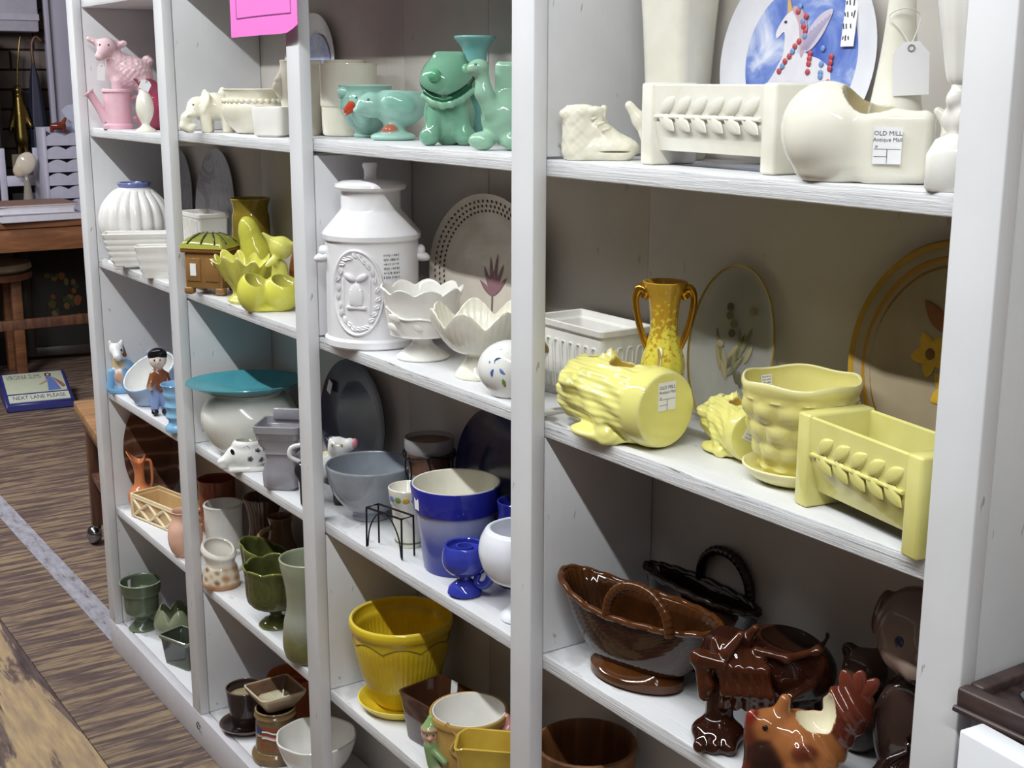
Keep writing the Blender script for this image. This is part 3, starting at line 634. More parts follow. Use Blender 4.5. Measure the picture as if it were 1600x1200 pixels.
GGR = glaze('#a3a1a8', '#918f97', .2)
rectpot('body', [(.026, .026, 0), (.031, .031, .006), (.032, .032, .03), (.026, .026, .060), (.028, .028, .066), (.031, .031, .068), (.030, .030, .076), (.036, .036, .086), (.037, .037, .094), (.039, .039, .096), (.040, .040, .106), (.042, .042, .108), (.043, .043, .120)], .004, .010, GGR, t, .010)
obj('back_lip', boxm(.05, .006, .022, .003), GGR, t, (0, .034, .126))
t = T('cow_creamer', 'black and white cow creamer with pink snout behind the third post', 'creamer', 1, 3, 1.085, .066)
f = Fig(.006); cw = '#eeeeee'; bk = '#26262b'
f.e((.004, 0, .064), (.040, .026, .028), cw).e((-.030, -.006, .060), (.016, .016, .018), bk).e((.018, -.014, .052), (.016, .014, .018), bk).e((.030, -.004, .098), (.020, .018, .020), cw).c((.038, -.008, .100), (.050, -.012, .106), .012, .011, cw).e((.024, -.012, .098), (.008, .008, .012), bk).c((.018, .004, .112), (.010, .006, .120), .006, .003, bk)
for a in ((-.028, -.014), (-.030, .014), (.028, -.014), (.030, .014)): f.c((a[0], a[1], .05), (a[0], a[1]-.002, .006), .010, .009, cw if a[1] > 0 else bk)
f.cut((-.006, 0, .098), (.022, .018, .024), '#d8cfb0'); f.build('body', PV, t, 84)
blobo('snout', (.058, -.015, .108), (.006, .009, .009), glaze('#e39aa8', rough=.15), t, (0, 0, R(-20)))
for s in (.020, .036): blobo('eye', (s, -.0225 if s < .03 else -.0235, .108), (.002, .0016, .003), plain('#c9b23a', .1), t)
tube('tail', [(-.036, 0, .075), (-.052, 0, .085), (-.050, 0, .10), (-.034, 0, .105)], .004, glaze('#eeeeee'), t)
# --- second bay, fourth tier
t = T('white_pot', 'tall plain white pot half hidden by the second post', 'pot', 0, 4, .462, .124)
pot('body', [(.042, 0), (.044, .004), (.040, .010), (.0415, .10), (.043, .106)], GW, t, .004, sm=2)
t = T('painted_creamer', 'white creamer with brown painted scene and slanted open top', 'creamer', 1, 4, .632, .048)
def crm(th, r, z, u):
    s = np.clip((z-.05)/.03, 0, 1); return r*(1+.12*s*np.cos(th-2.6)), z+.012*s*np.cos(th-2.2)
o = pot('body', [(.036, 0), (.038, .003), (.038, .012), (.034, .038), (.030, .048), (.031, .058), (.036, .072), (.034, .080)], PV, t, .006, 120, crm, sm=7)
C = []
for v in o.data.vertices:
    z = v.co.z; n = math.sin(v.co.x*170)*math.sin(v.co.y*150+1)+math.sin(z*300+v.co.x*60)*.5
    mixc = lambda a_, b_, f_: [p_+(q_-p_)*min(1, max(0, f_)) for p_, q_ in zip(a_, b_)]
    c = mixc(lin('#e6dac2'), lin('#b98a64'), n*.8+.1); c = mixc(c, lin('#8a6450'), -n*1.2-.6); c = mixc(c, lin('#b9855c'), (.014-z)/.006); c = mixc(c, lin('#e9e4da'), (z-.043)/.008); C += [*c, 1]
o.data.color_attributes.new('Col', 'FLOAT_COLOR', 'POINT').data.foreach_set('color', C)
tube('handle', [(.030, .012, .066), (.048, .018, .060), (.046, .018, .034), (.034, .014, .022)], .004, GW, t)
GOL = glaze('#555830', '#3f4222', .12, var=30, edge='#8d9248')
t = T('green_footed_bowl', 'olive green eight-sided bowl on a scalloped foot', 'bowl', 1, 4, .882, .058)
def octm(th, r, z, u): return r*(1+.035*np.abs(np.cos(4*th))), z+.005*np.abs(np.cos(4*th))*np.clip((z-.09)/.03, 0, 1)
pot('body', [(.030, 0), (.032, .003), (.026, .010), (.013, .018), (.012, .026), (.022, .034), (.044, .044), (.052, .06), (.054, .100), (.057, .118)], GOL, t, .0035, 96, octm, floor=.042)
t = T('green_leaf_dish', 'olive green leaf-shaped dish leaning behind the footed bowl', 'dish', 1, 4, .772, .088)
def lfm(th, r, z, u): return r*(1+.06*np.abs(np.cos(4*th))), z+.020*np.clip((z-.03)/.08, 0, 1)*np.cos(th-2.9)
pot('body', [(.022, 0), (.024, .004), (.034, .030), (.042, .07), (.048, .112)], GOL, t, .003, 80, lfm)
t = T('grey_green_vase', 'tall waisted grey green vase in front of the third post', 'vase', 1, 4, 1.052, .050)
tt = NT('ash_glaze'); v = tt.coord(); n1 = tt.noise(v, 14, 4); sx = tt.n('ShaderNodeSeparateXYZ'); tt.l(v, sx.inputs[0]); ad = tt.n('ShaderNodeMath', operation='MULTIPLY_ADD'); tt.l(n1, ad.inputs[0]); ad.inputs[1].default_value = .08; tt.l(sx.outputs[2], ad.inputs[2])
mr = tt.n('ShaderNodeMapRange'); mr.inputs[1].default_value = .0; mr.inputs[2].default_value = .22; tt.l(ad.outputs[0], mr.inputs[0]); tt.p(Base_Color=tt.ramp(mr.outputs[0], [(.0, lin('#5a5c34')), (.32, lin('#6d6a40')), (.5, lin('#96988a')), (.8, lin('#8b9078')), (1, lin('#a3a890'))]), Roughness=.25)
pot('body', [(.036, 0), (.044, .006), (.049, .03), (.046, .07), (.040, .10), (.042, .14), (.048, .17), (.051, .19)], tt.m, t, .004)
t = T('dark_brown_vase', 'dark brown ribbed vase at the back above the painted creamer', 'vase', 1, 4, .628, .148)
pot('body', [(.030, 0), (.036, .01), (.036, .07), (.030, .10), (.032, .14), (.042, .172)], glaze('#5a4234', '#453024', .16), t, .003, 96, ribs(24, .02))
t = T('red_brown_bowl', 'deep red brown pot in shadow behind the plain white pot', 'pot', 0, 4, .378, .144); t.scale = (.85, .85, 1)
pot('body', [(.030, 0), (.040, .02), (.047, .07), (.048, .12), (.050, .140)], glaze('#8a4a38', '#74382a', .2), t)
t = T('tan_handled_jug', 'brown jug with curved tan handle behind the white creamer', 'jug', 1, 4, .492, .136)
GJ = glaze('#7a5a44', '#604634', .16)
t.location.x = .706; t.location.y = .150
pot('body', [(.026, 0), (.034, .02), (.035, .07), (.026, .10), (.022, .13), (.026, .150)], GJ, t)
tube('handle', [(-.020, -.010, .130), (-.042, -.020, .120), (-.046, -.022, .08), (-.042, -.02, .04), (-.032, -.016, .026)], .005, glaze('#a58a6a', rough=.18), t)
# --- second bay, bottom tier
t = T('terracotta_pot', 'orange terracotta pot in shadow behind the dark candle cup', 'pot', 1, 5, .764, .140)
MT = plain('#b5603c', .7)
pot('body', [(.034, 0), (.046, .095), (.051, .097), (.053, .122)], MT, t, .005, sm=0)
t = T('dark_saucer', 'dark brown saucer under the candle cup', 'saucer', 1, 5, .704, .060); t.scale = (1.06, 1.06, 1)
GDB = glaze('#352a29', '#241c1c', .15, edge='#6a5852')
obj('dish', lathe([(0, 0), (.034, 0), (.040, .003), (.052, .013), (.053, .015), (.051, .0155), (.038, .006), (.02, .005), (0, .005)], 60), GDB, t)
t = T('candle_cup', 'dark brown cup filled with tan candle wax', 'candle', 1, 5, .704, .060); t.location.z += .0064; t.scale = (1.08, 1.08, 1.12)
pot('body', [(.024, 0), (.027, .004), (.033, .040), (.036, .068), (.0375, .076)], GDB, t, .003)
obj('wax', lathe([(0, 0), (.031, 0), (.033, .030), (.030, .031), (0, .031)], 40), plain('#a89878', .5), t, (0, 0, .030))
t = T('flag_crock', 'brown ceramic crock with printed flag and red lettering', 'crock', 1, 5, .846, .064)
GCK = glaze('#7c6444', '#655038', .2, edge='#98805a')
pot('body', [(.047, 0), (.049, .004), (.049, .014), (.043, .022), (.041, .03), (.040, .085), (.042, .094), (.038, .100), (.040, .105)], GCK, t, .004)
def wrap(me, rad, a0=0):       # wrap a flat x,y print round a vertical cylinder, facing -y
    for v in me.vertices:
        a = v.co.x/rad+a0; v.co = Vector((rad*math.sin(a), -rad*math.cos(a), v.co.y))
    me.update(); return me
def strip(x0, x1, y0, y1, k=8, wav=0): 
    V = []; F = []
    for i in range(k+1):
        x = x0+(x1-x0)*i/k; w = wav*math.sin(i/k*6.0); V += [(x, y0+w, 0), (x, y1+w, 0)]
    for i in range(k): F.append((2*i, 2*i+2, 2*i+3, 2*i+1))
    return mk(V, F, 0, False)
RED = plain('#b5382e', .5, var=0); DKB = plain('#33406e', .5, var=0)
for k in range(4): obj('flag_stripe', wrap(strip(-.012, .026, .074-k*.0065, .0775-k*.0065, 8, .002), .0412, -.45), RED if k % 2 == 0 else PAPER, t)
obj('flag_canton', wrap(strip(-.030, -.013, .063, .078, 6, .001), .0412, -.45), DKB, t)
obj('printed_lettering', wrap(joinm([xf(scribble(.05, .010, 1, 3), (0, .052, 0)), xf(scribble(.058, .010, 1, 8), (.004, .042, 0)), xf(scribble(.05, .008, 1, 9), (.0, .033, 0))]), .0412, -.35), RED, t)
obj('print_ground', wrap(strip(-.03, .03, .056, .062, 8, .002), .0411, -.35), plain('#b9b0a0', .5), t)
t = thing('brown_ashtray', 'brown glazed square dish with two match sticks resting on the flag crock', 'dish', (.840, .068, ztop(1, 5)+.1083), face(.84, .068, 24))
rectpot('body', [(.030, .030, 0), (.034, .034, .006), (.046, .046, .026), (.048, .048, .032)], .005, .008, glaze('#7c6048', '#5c4534', .14, var=25, edge='#c9b79a'), t, .010, rimf=lambda x, y: .010*((abs(x)+abs(y))/.09-.7))
obj('pool_of_glaze', lathe([(0, 0), (.03, 0), (.036, .004), (0, .002)], 30), glaze('#c9c4b0', '#9a8a60', .12), t, (0, 0, .0085))
for s in (-1, 1): tube('match_stick', [(s*.006-.012, -.046, .030), (s*.016-.012, -.030, .042)], .0013, plain('#e3d9a8', .6), t, 6, m=1)
t = T('white_octagonal_bowl', 'white eight-sided bowl seen on both sides of the third post at the bottom', 'bowl', 1, 5, .972, .092)
pot('body', [(.030, 0), (.034, .006), (.040, .020), (.062, .050), (.073, .080), (.076, .092)], GW, t, .004, 96, lambda th, r, z, u: (r*(1-.03*np.cos(4*th)**2+.02), z))
# --- third bay, top tier
AQ = '#98c2b5'; AQ2 = '#86b5a6'; GAQ = glaze('#98c2b5', '#82ad9f', .12, edge='#c4e0d6')
AM = glaze('vc', vc=True, rough=.12, edge='#cfe6da')
t = T('duck_bowl', 'aqua bowl with a red-billed duck head on its side', 'bowl', 2, 1, 1.196, .110)
pot('body', [(.018, 0), (.020, .004), (.018, .008), (.030, .022), (.040, .042), (.042, .060), (.041, .074), (.042, .080)], GAQ, t, .003, 72, lambda th, r, z, u: (r*(1+.012*np.sin(z*420)), z))
f = Fig(.006); f.e((-.010, -.040, .056), (.017, .014, .017), AQ).c((-.014, -.040, .044), (-.006, -.034, .030), .012, .014, AQ).e((-.03, -.02, .07), (.014, .010, .010), AQ); f.build('duck_head', AM, t, 48)
f = Fig(.002); f.c((-.022, -.050, .050), (-.034, -.058, .042), .007, .002, '#c2452c').c((-.022, -.051, .045), (-.032, -.057, .036), .006, .002, '#c2452c'); f.build('bill', AM, t, 32)
blobo('eye', (-.014, -.053, .062), (.002, .0015, .002), plain('#5a9486', .1), t)
t = T('duck_planter', 'aqua duck planter on a round foot with red webbed feet', 'planter', 2, 1, 1.302, .100)
f = Fig(.008); f.e((.010, 0, .050), (.040, .030, .031), AQ).e((-.032, -.010, .052), (.020, .018, .019), AQ).c((-.044, -.016, .050), (-.054, -.020, .044), .010, .005, AQ).c((0, -.004, .030), (0, -.006, .010), .012, .016, AQ).e((0, -.008, .005), (.034, .026, .009), AQ)
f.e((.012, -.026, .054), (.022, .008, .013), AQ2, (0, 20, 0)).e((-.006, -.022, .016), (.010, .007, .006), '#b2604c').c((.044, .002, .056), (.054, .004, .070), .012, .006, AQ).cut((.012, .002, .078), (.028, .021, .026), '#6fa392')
f.build('body', AM, t, 88); blobo('eye', (-.036, -.027, .060), (.002, .0015, .002), plain('#5a9486', .1), t)
t = T('green_lion_figurine', 'green glazed lion-like creature with round nose and broad grin', 'figurine', 2, 1, 1.482, .088)
GR = '#74a68c'; f = Fig(.008)
f.e((.002, .004, .040), (.036, .032, .042), GR).e((.0, -.002, .090), (.038, .036, .034), GR).e((-.008, -.020, .086), (.030, .026, .026), GR).b((.002, 0, .118), (.022, .020, .008), .007, GR)
f.e((-.026, -.020, .012), (.014, .018, .013), GR).e((.024, -.018, .012), (.016, .018, .013), GR).c((.034, .004, .10), (.042, .004, .082), .010, .008, GR).c((-.018, -.022, .05), (-.022, -.026, .02), .009, .009, GR).c((.018, -.02, .05), (.022, -.024, .02), .009, .009, GR)
f.path([(-.032, -.026, .066), (-.019, -.034, .058), (-.008, -.036, .055), (.004, -.035, .057), (.018, -.029, .063), (.032, -.020, .074)], .0055, .0055, '#86b59a', k=.004).cutpath([(-.040, -.018, .084), (-.031, -.031, .073), (-.019, -.039, .066), (-.008, -.041, .063), (.004, -.0395, .065), (.017, -.034, .071), (.031, -.026, .081), (.038, -.012, .092)], .0036, '#24543c').cut((.002, 0, .128), (.016, .014, .010), '#3f7f5c')
f.build('body', glaze('vc', vc=True, rough=.1, edge='#a9d6b8'), t, 96)
blobo('nose', (-.018, -.044, .094), (.0095, .008, .009), glaze('#66ad84', rough=.1), t)
blobo('eye', (.024, -.026, .102), (.006, .004, .008), glaze('#86c29c', rough=.1), t, (0, R(20), R(35)))
t = T('aqua_vase', 'aqua vase with flared neck behind the green lion', 'vase', 2, 1, 1.452, .152)
pot('body', [(.020, 0), (.026, .01), (.030, .04), (.026, .07), (.016, .095), (.016, .115), (.019, .132), (.029, .145), (.030, .148)], glaze('#7fb8b4', '#6ba6a4', .1), t, .0025)
t = T('dinosaur_planter', 'pale green long-necked dinosaur planter beside the fourth post', 'planter', 2, 1, 1.636, .072)
DG = '#94bda4'; f = Fig(.007)
f.e((.010, 0, .040), (.034, .030, .036), DG).path([(-.010, -.016, .050), (-.020, -.018, .072), (-.022, -.018, .092)], .012, .009, DG).e((-.026, -.020, .104), (.013, .012, .010), DG).e((-.034, -.022, .101), (.007, .008, .006), DG)
f.e((-.020, -.014, .012), (.014, .014, .012), DG).e((.018, -.020, .012), (.016, .014, .012), DG).b((.020, .008, .078), (.026, .020, .034), .008, DG).cut((.020, .008, .10), (.020, .015, .030), '#78ab8c', kind='b').e((-.03, -.01, .012), (.01, .01, .009), DG)
f.build('body', glaze('vc', vc=True, rough=.12, edge='#c9e2cf'), t, 90); blobo('eye', (-.030, -.031, .107), (.002, .0015, .002), plain('#5a9486', .1), t)
sticker(t, (.034, -.0152, .094), FRONT, .012, .020, 'hand', 4)
# --- third bay, second tier
t = T('milk_can_jar', 'tall white milk-can cookie jar with bell medallion and lid', 'jar', 2, 2, 1.275, .074)
GM = glaze('#f0eff2', '#e4e2e6', .28)
obj('body', lathe([(0, 0), (.072, 0), (.076, .003), (.076, .012), (.072, .016), (.0715, .10), (.072, .162), (.076, .165), (.0765, .172), (.074, .176), (.048, .206), (.046, .210), (.046, .236), (.049, .238), (.040, .239), (0, .239)], 96, sharp=28), GM, t)
l = obj('lid', lathe([(0, 0), (.053, 0), (.055, .004), (.054, .008), (.046, .0115), (.014, .014), (0, .014)], 72, sharp=40), GM, t, (0, 0, .2385))
obj('knob', lathe([(.011, 0), (.0095, .006), (.0100, .016), (.0125, .022), (.011, .026), (0, .0265)], 32), GM, l, (0, 0, .0135))
for s in (-1, 1): obj('lug', joinm([ellm((0, 0, 0), (.016, .013, .008), 20, 10), ellm((-.002*s, 0, .008), (.008, .011, .010), 16, 8)]), GM, t, (s*.074, -.008, .136), (0, R(s*14), 0))
md = bpy.data.objects.new('medallion', None)
def wrapo(name, me, rad, a0, parent): return obj(name, wrap(me, rad, a0), GM, parent)
A0 = -.36
ring = tubem([(.041*math.cos(a), .064*math.sin(a)+.088, 0) for a in np.arange(40)*2*math.pi/40], .0028, 8, True, 1)
def wrap3(me, rad, a0):
    for v in me.vertices:
        r_ = rad+v.co.z; a = v.co.x/rad+a0; v.co = Vector((r_*math.sin(a), -r_*math.cos(a), v.co.y))
    me.update(); return me
md = obj('medallion', wrap3(ring, .0722, A0), GM, t)
bell = lathe([(0, .022), (.004, .021), (.009, .015), (.0105, .002), (.014, -.014), (.015, -.018), (0, -.018)], 24); xf(bell, (0, .082, .0), (R(-90), 0, 0), (1, 1, .35)) 
for v in bell.vertices: pass
obj('bell_relief', wrap3(xf(ellm((0, 0, 0), (.012, .020, .005)), (0, .084, 0)), .072, A0), GM, md)
obj('bell_relief', wrap3(xf(boxm(.031, .006, .006, .002), (0, .066, .001)), .072, A0), GM, md)
obj('bell_relief', wrap3(xf(boxm(.020, .026, .006, .002), (0, .082, .001)), .072, A0), GM, md)
for s in (-1, 1):
    obj('bow_relief', wrap3(xf(ellm((0, 0, 0), (.010, .005, .004)), (s*.010, .112, .001), (0, 0, s*.5)), .072, A0), GM, md)
    obj('frame_relief', wrap3(xf(boxm(.0025, .056, .003, .001), (s*.0215, .082, 0)), .072, A0), GM, md)
g = random.Random(3); lv = []
for k in range(26):
    a = k/26*2*math.pi; m_ = leafm(.014, .004, .003); lv.append(xf(m_, (.029*math.cos(a), .053*math.sin(a)+.088, .0005), (R(90), 0, 0)) if False else xf(xf(m_, rot=(R(-90), 0, 0)), (.029*math.cos(a), .053*math.sin(a)+.088, .0), (0, 0, a+1.2+g.uniform(-.4, .4))))
obj('wreath_relief', wrap3(joinm(lv), .072, A0), GM, md)
obj('handwriting', wrap3(xf(scribble(.030, .040, 6, 11), (0, .128, .0006), (0, 0, 0)), .0722, .42), INK, t)
t = T('pierced_platter', 'oval cream platter with pierced rim and lavender sprig standing at the back', 'platter', 2, 2, 1.452, .176, 0); t.location.z += .119
plate(t, .156, .119, glaze('#d6cfc4', '#cabfb2', .14), .012, .70); lean(t, R(-5))
hl = []
for ring_, rr in enumerate((.79, .85, .91)):
    n_ = 74
    for k in range(n_):
        a = (k+.5*(ring_ % 2))*2*math.pi/n_; yy = -.0005-.0108*(rr-.70)/.27-.0008; hl.append(xf(ellm((0, 0, 0), (.0019, .0004, .0030), 8, 4, (0, -a+.6, 0)), (.156*rr*math.cos(a), yy, .119*rr*math.sin(a))))
obj('pierced_holes', joinm(hl), plain('#4a3d34', .8), t)
LAV = plain('#8f6a72', .5); 
for a, L_ in ((-62, .042), (-34, .050), (-12, .058), (6, .064), (26, .056), (48, .046)):
    obj('lavender_sprig', leafm(L_, .0052, .0005), LAV, t, (.012, -.0008, -.030), (0, R(a-90), 0))
tube('stalk', [(.012, -.001, -.030), (.014, -.001, -.06), (.012, -.001, -.075)], .0014, plain('#7a6a55', .6), t, 6)
t = T('white_compote', 'white footed compote with scalloped rim and embossed sprig', 'compote', 2, 2, 1.420, .078)
pot('body', [(.038, 0), (.040, .003), (.034, .008), (.018, .020), (.015, .027), (.022, .032), (.046, .036), (.048, .040), (.053, .062), (.056, .085), (.061, .104)], GW, t, .0035, 96, scallop(9, .009, .085, .104, .06), floor=.042)
for k in range(5): obj('leaf_relief', leafm(.020, .006, .0035), GW, t, (-.050+k*.018, -.036-.014*math.sin(k*.8), .058+.004*(k % 2)), (0, R(-150 if k % 2 else 30), R(-35+k*20)))
tube('twig_relief', [(-.052, -.020, .080), (-.030, -.047, .066), (0, -.0545, .066), (.026, -.049, .060)], .0018, GW, t, 6)
t = T('lotus_bowl', 'white footed lotus bowl with fluted petals', 'bowl', 2, 2, 1.574, .080)
def lot(th, r, z, u):
    s = np.clip((z-.03)/.06, 0, 1); w = np.abs(np.cos(3.5*th+.4)); return r*(1+.06*s*(w-.5)+.010*s*np.cos(42*th)), z+.024*s**2*(w**1.3-.55)
pot('body', [(.034, 0), (.034, .005), (.020, .026), (.020, .032), (.040, .040), (.058, .062), (.066, .080), (.068, .088)], GCW, t, .003, 168, lot, floor=.038)
t = T('flowered_vase', 'small white round vase with painted blue flowers, side opening and sticker', 'vase', 2, 2, 1.692, .052)
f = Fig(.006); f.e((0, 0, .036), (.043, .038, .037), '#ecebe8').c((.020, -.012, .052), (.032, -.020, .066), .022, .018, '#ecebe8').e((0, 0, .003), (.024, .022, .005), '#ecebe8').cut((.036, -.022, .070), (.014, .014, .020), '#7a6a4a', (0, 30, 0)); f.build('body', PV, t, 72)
BLU = plain('#4f6fae', .3, var=0); GRN = plain('#5d7a3a', .3, var=0)
for k, (x, z, a) in enumerate(((-.026, .060, 30), (-.018, .064, 80), (-.010, .066, 120), (-.028, .050, 10), (-.020, .052, 60), (-.012, .056, 150), (-.022, .042, 100), (-.014, .043, 40), (-.004, .062, 70))):
    y = -.038*math.sqrt(max(.02, 1-(x/.043)**2-((z-.036)/.037)**2))-.0006
    obj('painted_petal', leafm(.011, .0032, .0005), BLU, t, (x, y, z), (R(-25), R(a), R(x*900)))
obj('painted_leaf', leafm(.012, .0025, .0004), GRN, t, (-.010, -.0375, .030), (0, R(70), R(-10)))
sticker(t, (.013, -.0395, .026), (R(98), 0, R(20)), .020, .016, 'hand', 6)
# --- third bay, third tier
t = T('dark_oval_platter', 'dark slate blue oval platter with small sticker standing behind the cow creamer', 'platter', 1, 3, 1.002, .180, 0); t.location.z += .113
GNV = glaze('#3d3f55', '#333448', .22)
plate(t, .126, .112, GNV, .012, .66); lean(t, R(-4)); sticker(t, (-.092, -.0115, .045), (R(90), R(20), 0), .016, .024, None)
t = T('navy_plate', 'deep navy round plate standing behind the blue flower pot', 'plate', 2, 3, 1.486, .182, 0); t.location.z += .116
plate(t, .126, .116, glaze('#23254f', '#1c1e44', .18), .012, .62); lean(t, R(-4))
t = T('grey_bowl', 'grey blue footed mixing bowl in front of the dark platter', 'bowl', 2, 3, 1.209, .096)
pot('body', [(.030, 0), (.032, .003), (.030, .012), (.044, .022), (.062, .045), (.070, .070), (.073, .086), (.0735, .092)], glaze('#9aa0a8', '#858b95', .13), t, .005)
t = T('candle_jar', 'candle jar with brown wax top in a twisted wire vine', 'candle', 2, 3, 1.319, .146); t.scale = (1.08, 1.08, 1.24)
MGL = NT('jar_glass'); MGL.p(Base_Color=lin('#cfcdd0'), Roughness=.1, Transmission_Weight=.55); MGLm = MGL.m
pot('jar', [(.024, 0), (.030, .006), (.031, .085), (.033, .105), (.037, .112), (.037, .125)], MGLm, t, .002, sm=0)
obj('wax', lathe([(0, 0), (.0275, 0), (.029, .05), (.0345, .098), (.0345, .108), (0, .108)], 36), plain('#6a4a3c', .4), t, (0, 0, .012))
WIRE = plain('#26242a', .4, .6)
for k in range(7):
    a = k*2*math.pi/7; tube('wire', [(.036*math.cos(a+s_), .036*math.sin(a+s_), z_) for s_, z_ in ((0, .007), (.25, .03), (-.1, .055), (.3, .08), (.15, .104))], .0014, WIRE, t, 6)
tube('wire_ring', [(.0385*math.cos(a), .0385*math.sin(a), .104+.003*math.sin(3*a)) for a in np.arange(16)*math.pi/8], .0018, WIRE, t, 6, True, 2)
t = T('small_flower_pot', 'small white flower pot with painted band behind the wire stand', 'pot', 2, 3, 1.362, .084)
pot('body', [(.022, 0), (.023, .004), (.029, .068), (.031, .070), (.033, .094)], GCW, t, .003, sm=0)
obj('green_band', lathe([(.0236, 0), (.0242, 0), (.0243, .002), (.0237, .002), (.0236, 0)], 40), plain('#5d7a4a', .3), t, (0, 0, .007))
for k, c_ in enumerate(('#6a79b8', '#6d8a4a', '#c9a23e', '#6a79b8', '#6d8a4a')): obj('painted_flower', ellm((0, 0, 0), (.0055, .0008, .0045)), plain(c_, .3), t, (.0325*math.sin(-1.0+k*.42), -.0325*math.cos(-1.0+k*.42), .081), (0, 0, -1.0+k*.42))
t = T('wire_stand', 'small black wire plant stand with arched legs', 'stand', 2, 3, 1.378, .040, 12)
tube('top_frame', [(-.041, -.012, .066), (.041, -.012, .066), (.041, .012, .066), (-.041, .012, .066)], .0017, WIRE, t, 6, True, 1)
for sx in (-1, 1):
    for sy in (-1, 1): tube('leg', [(sx*.041, sy*.012, .066), (sx*.0415, sy*.0125, .002)], .0016, WIRE, t, 6, m=1)
for sx in (-1, 1): tube('arch', [(sx*.039, -.012, .004), (sx*.034, -.012, .034), (sx*.018, -.012, .058), (sx*.002, -.012, .065)], .0012, WIRE, t, 6)
t = T('blue_ombre_pot', 'white-lined flower pot shading from pale blue to cobalt with cobalt rim', 'pot', 2, 3, 1.486, .094)
tt = NT('cobalt_ombre'); v = tt.coord(); sx = tt.n('ShaderNodeSeparateXYZ'); tt.l(v, sx.inputs[0]); n1 = tt.noise(v, 25, 4); ad = tt.n('ShaderNodeMath', operation='MULTIPLY_ADD'); tt.l(n1, ad.inputs[0]); ad.inputs[1].default_value = .02; tt.l(sx.outputs[2], ad.inputs[2])
mr = tt.n('ShaderNodeMapRange'); mr.inputs[1].default_value = .01; mr.inputs[2].default_value = .11; tt.l(ad.outputs[0], mr.inputs[0]); tt.p(Base_Color=tt.ramp(mr.outputs[0], [(.12, lin('#2c389c')), (.45, lin('#5460b4')), (.75, lin('#9aa0c8')), (.95, lin('#a9aecb'))]), Roughness=.2)
pot('body', [(.047, 0), (.049, .003), (.060, .092), (.0605, .094)], tt.m, t, .004, sm=0)
obj('rim_band', lathe([(.059, 0), (.063, 0), (.064, .004), (.068, .036), (.0675, .039), (.065, .039), (.059, 0)][::1], 64), glaze('#2a2f9c', '#232886', .15), t, (0, 0, .093))
obj('lining', lathe([(0, .0095), (.044, .0095), (.0545, .090), (.0635, .1328), (.0655, .1335), (.0660, .1315)], 64), GCW, t)
sticker(t, (-.058, -.031, .113), (R(93), 0, R(-62)), .013, .026, None)
GCB = glaze('#3a44ac', '#2a3290', .1)
t = T('cobalt_chamberstick', 'glossy cobalt blue chamberstick with curled handle', 'candle holder', 2, 3, 1.586, .046)
obj('base', lathe([(0, 0), (.020, 0), (.025, .004), (.023, .012), (.014, .019), (.009, .024), (.010, .032), (0, .032)], 40), GCB, t, (0, 0, .0))
pot('cup', [(.010, .030), (.022, .034), (.031, .046), (.032, .060), (.029, .074)], GCB, t, .004, 48, floor=.064)
obj('candle_socket', lathe([(.010, 0), (.013, 0), (.013, .008), (.010, .008), (.010, 0)], 32), GCB, t, (0, 0, .065))
tube('handle', [(.026, -.008, .066), (.036, -.014, .050), (.036, -.016, .030), (.026, -.014, .018), (.016, -.010, .022), (.020, -.010, .034)], [.007, .008, .007, .006, .005, .004], GCB, t, 12)
t = T('white_pedestal_bowl', 'smooth white pedestal bowl beside the fourth post', 'bowl', 2, 3, 1.700, .066)
pot('body', [(.028, 0), (.030, .004), (.018, .016), (.012, .032), (.018, .048), (.046, .062), (.058, .090), (.057, .111), (.050, .126), (.046, .128)], glaze('#eceef4', '#dfe1ea', .25), t, .004, 64, floor=.066)
t = T('cobalt_pitcher', 'cobalt blue pitcher half hidden behind the ombre pot', 'pitcher', 2, 3, 1.592, .130)
pot('body', [(.026, 0), (.034, .02), (.034, .07), (.026, .10), (.028, .125)], glaze('#2c3296', '#23287c', .15), t)
tube('handle', [(.025, 0, .112), (.046, 0, .108), (.046, 0, .06), (.033, 0, .045)], .005, glaze('#2c3296', '#23287c', .15), t)
# --- third bay, fourth tier
t = T('yellow_flower_pot', 'big yellow fluted flower pot with attached saucer, half in shadow', 'pot', 2, 4, 1.305, .097)
GYP = glaze('#dcc02e', '#c9a51f', .16, edge='#ead95a')
obj('saucer', lathe([(0, 0), (.056, 0), (.064, .004), (.072, .014), (.074, .018), (.072, .0185), (.060, .008), (0, .007)], 72), GYP, t)
def ypm(th, r, z, u): return r*(1+.012*np.abs(np.cos(30*th))*((z > .02) & (z < .118+.012*np.abs(np.cos(4*th))))), z
pot('body', [(.040, .007), (.048, .018), (.062, .050), (.072, .085), (.078, .115), (.080, .135), (.084, .142), (.086, .150), (.085, .157)], GYP, t, .006, 240, ypm, floor=.02)
tube('incised_line', [(.0795*math.cos(a), .0795*math.sin(a), .122+.010*abs(math.cos(4*a))) for a in np.arange(64)*2*math.pi/64], .0011, plain('#7a6414', .5), t, 6, True, 1)
t = T('brown_square_planter', 'dark brown square planter with a grey sticker inside its rim', 'planter', 2, 4, 1.436, .086, 8)
rectpot('body', [(.034, .034, 0), (.036, .036, .004), (.043, .043, .070), (.045, .045, .080)], .004, .006, glaze('#4c2f20', '#382116', .15), t, .010)
sticker(t, (-.004, .0385, .070), (R(84), 0, 0), .015, .026, None)
t = T('elf_pot', 'tan pot with white inside and two little elf figures on its sides', 'pot', 2, 4, 1.548, .076)
GTN = glaze('#c4a05e', '#ad8a4a', .18)
pot('body', [(.044, 0), (.050, .006), (.056, .04), (.057, .080), (.060, .090), (.060, .098)], GTN, t, .005)
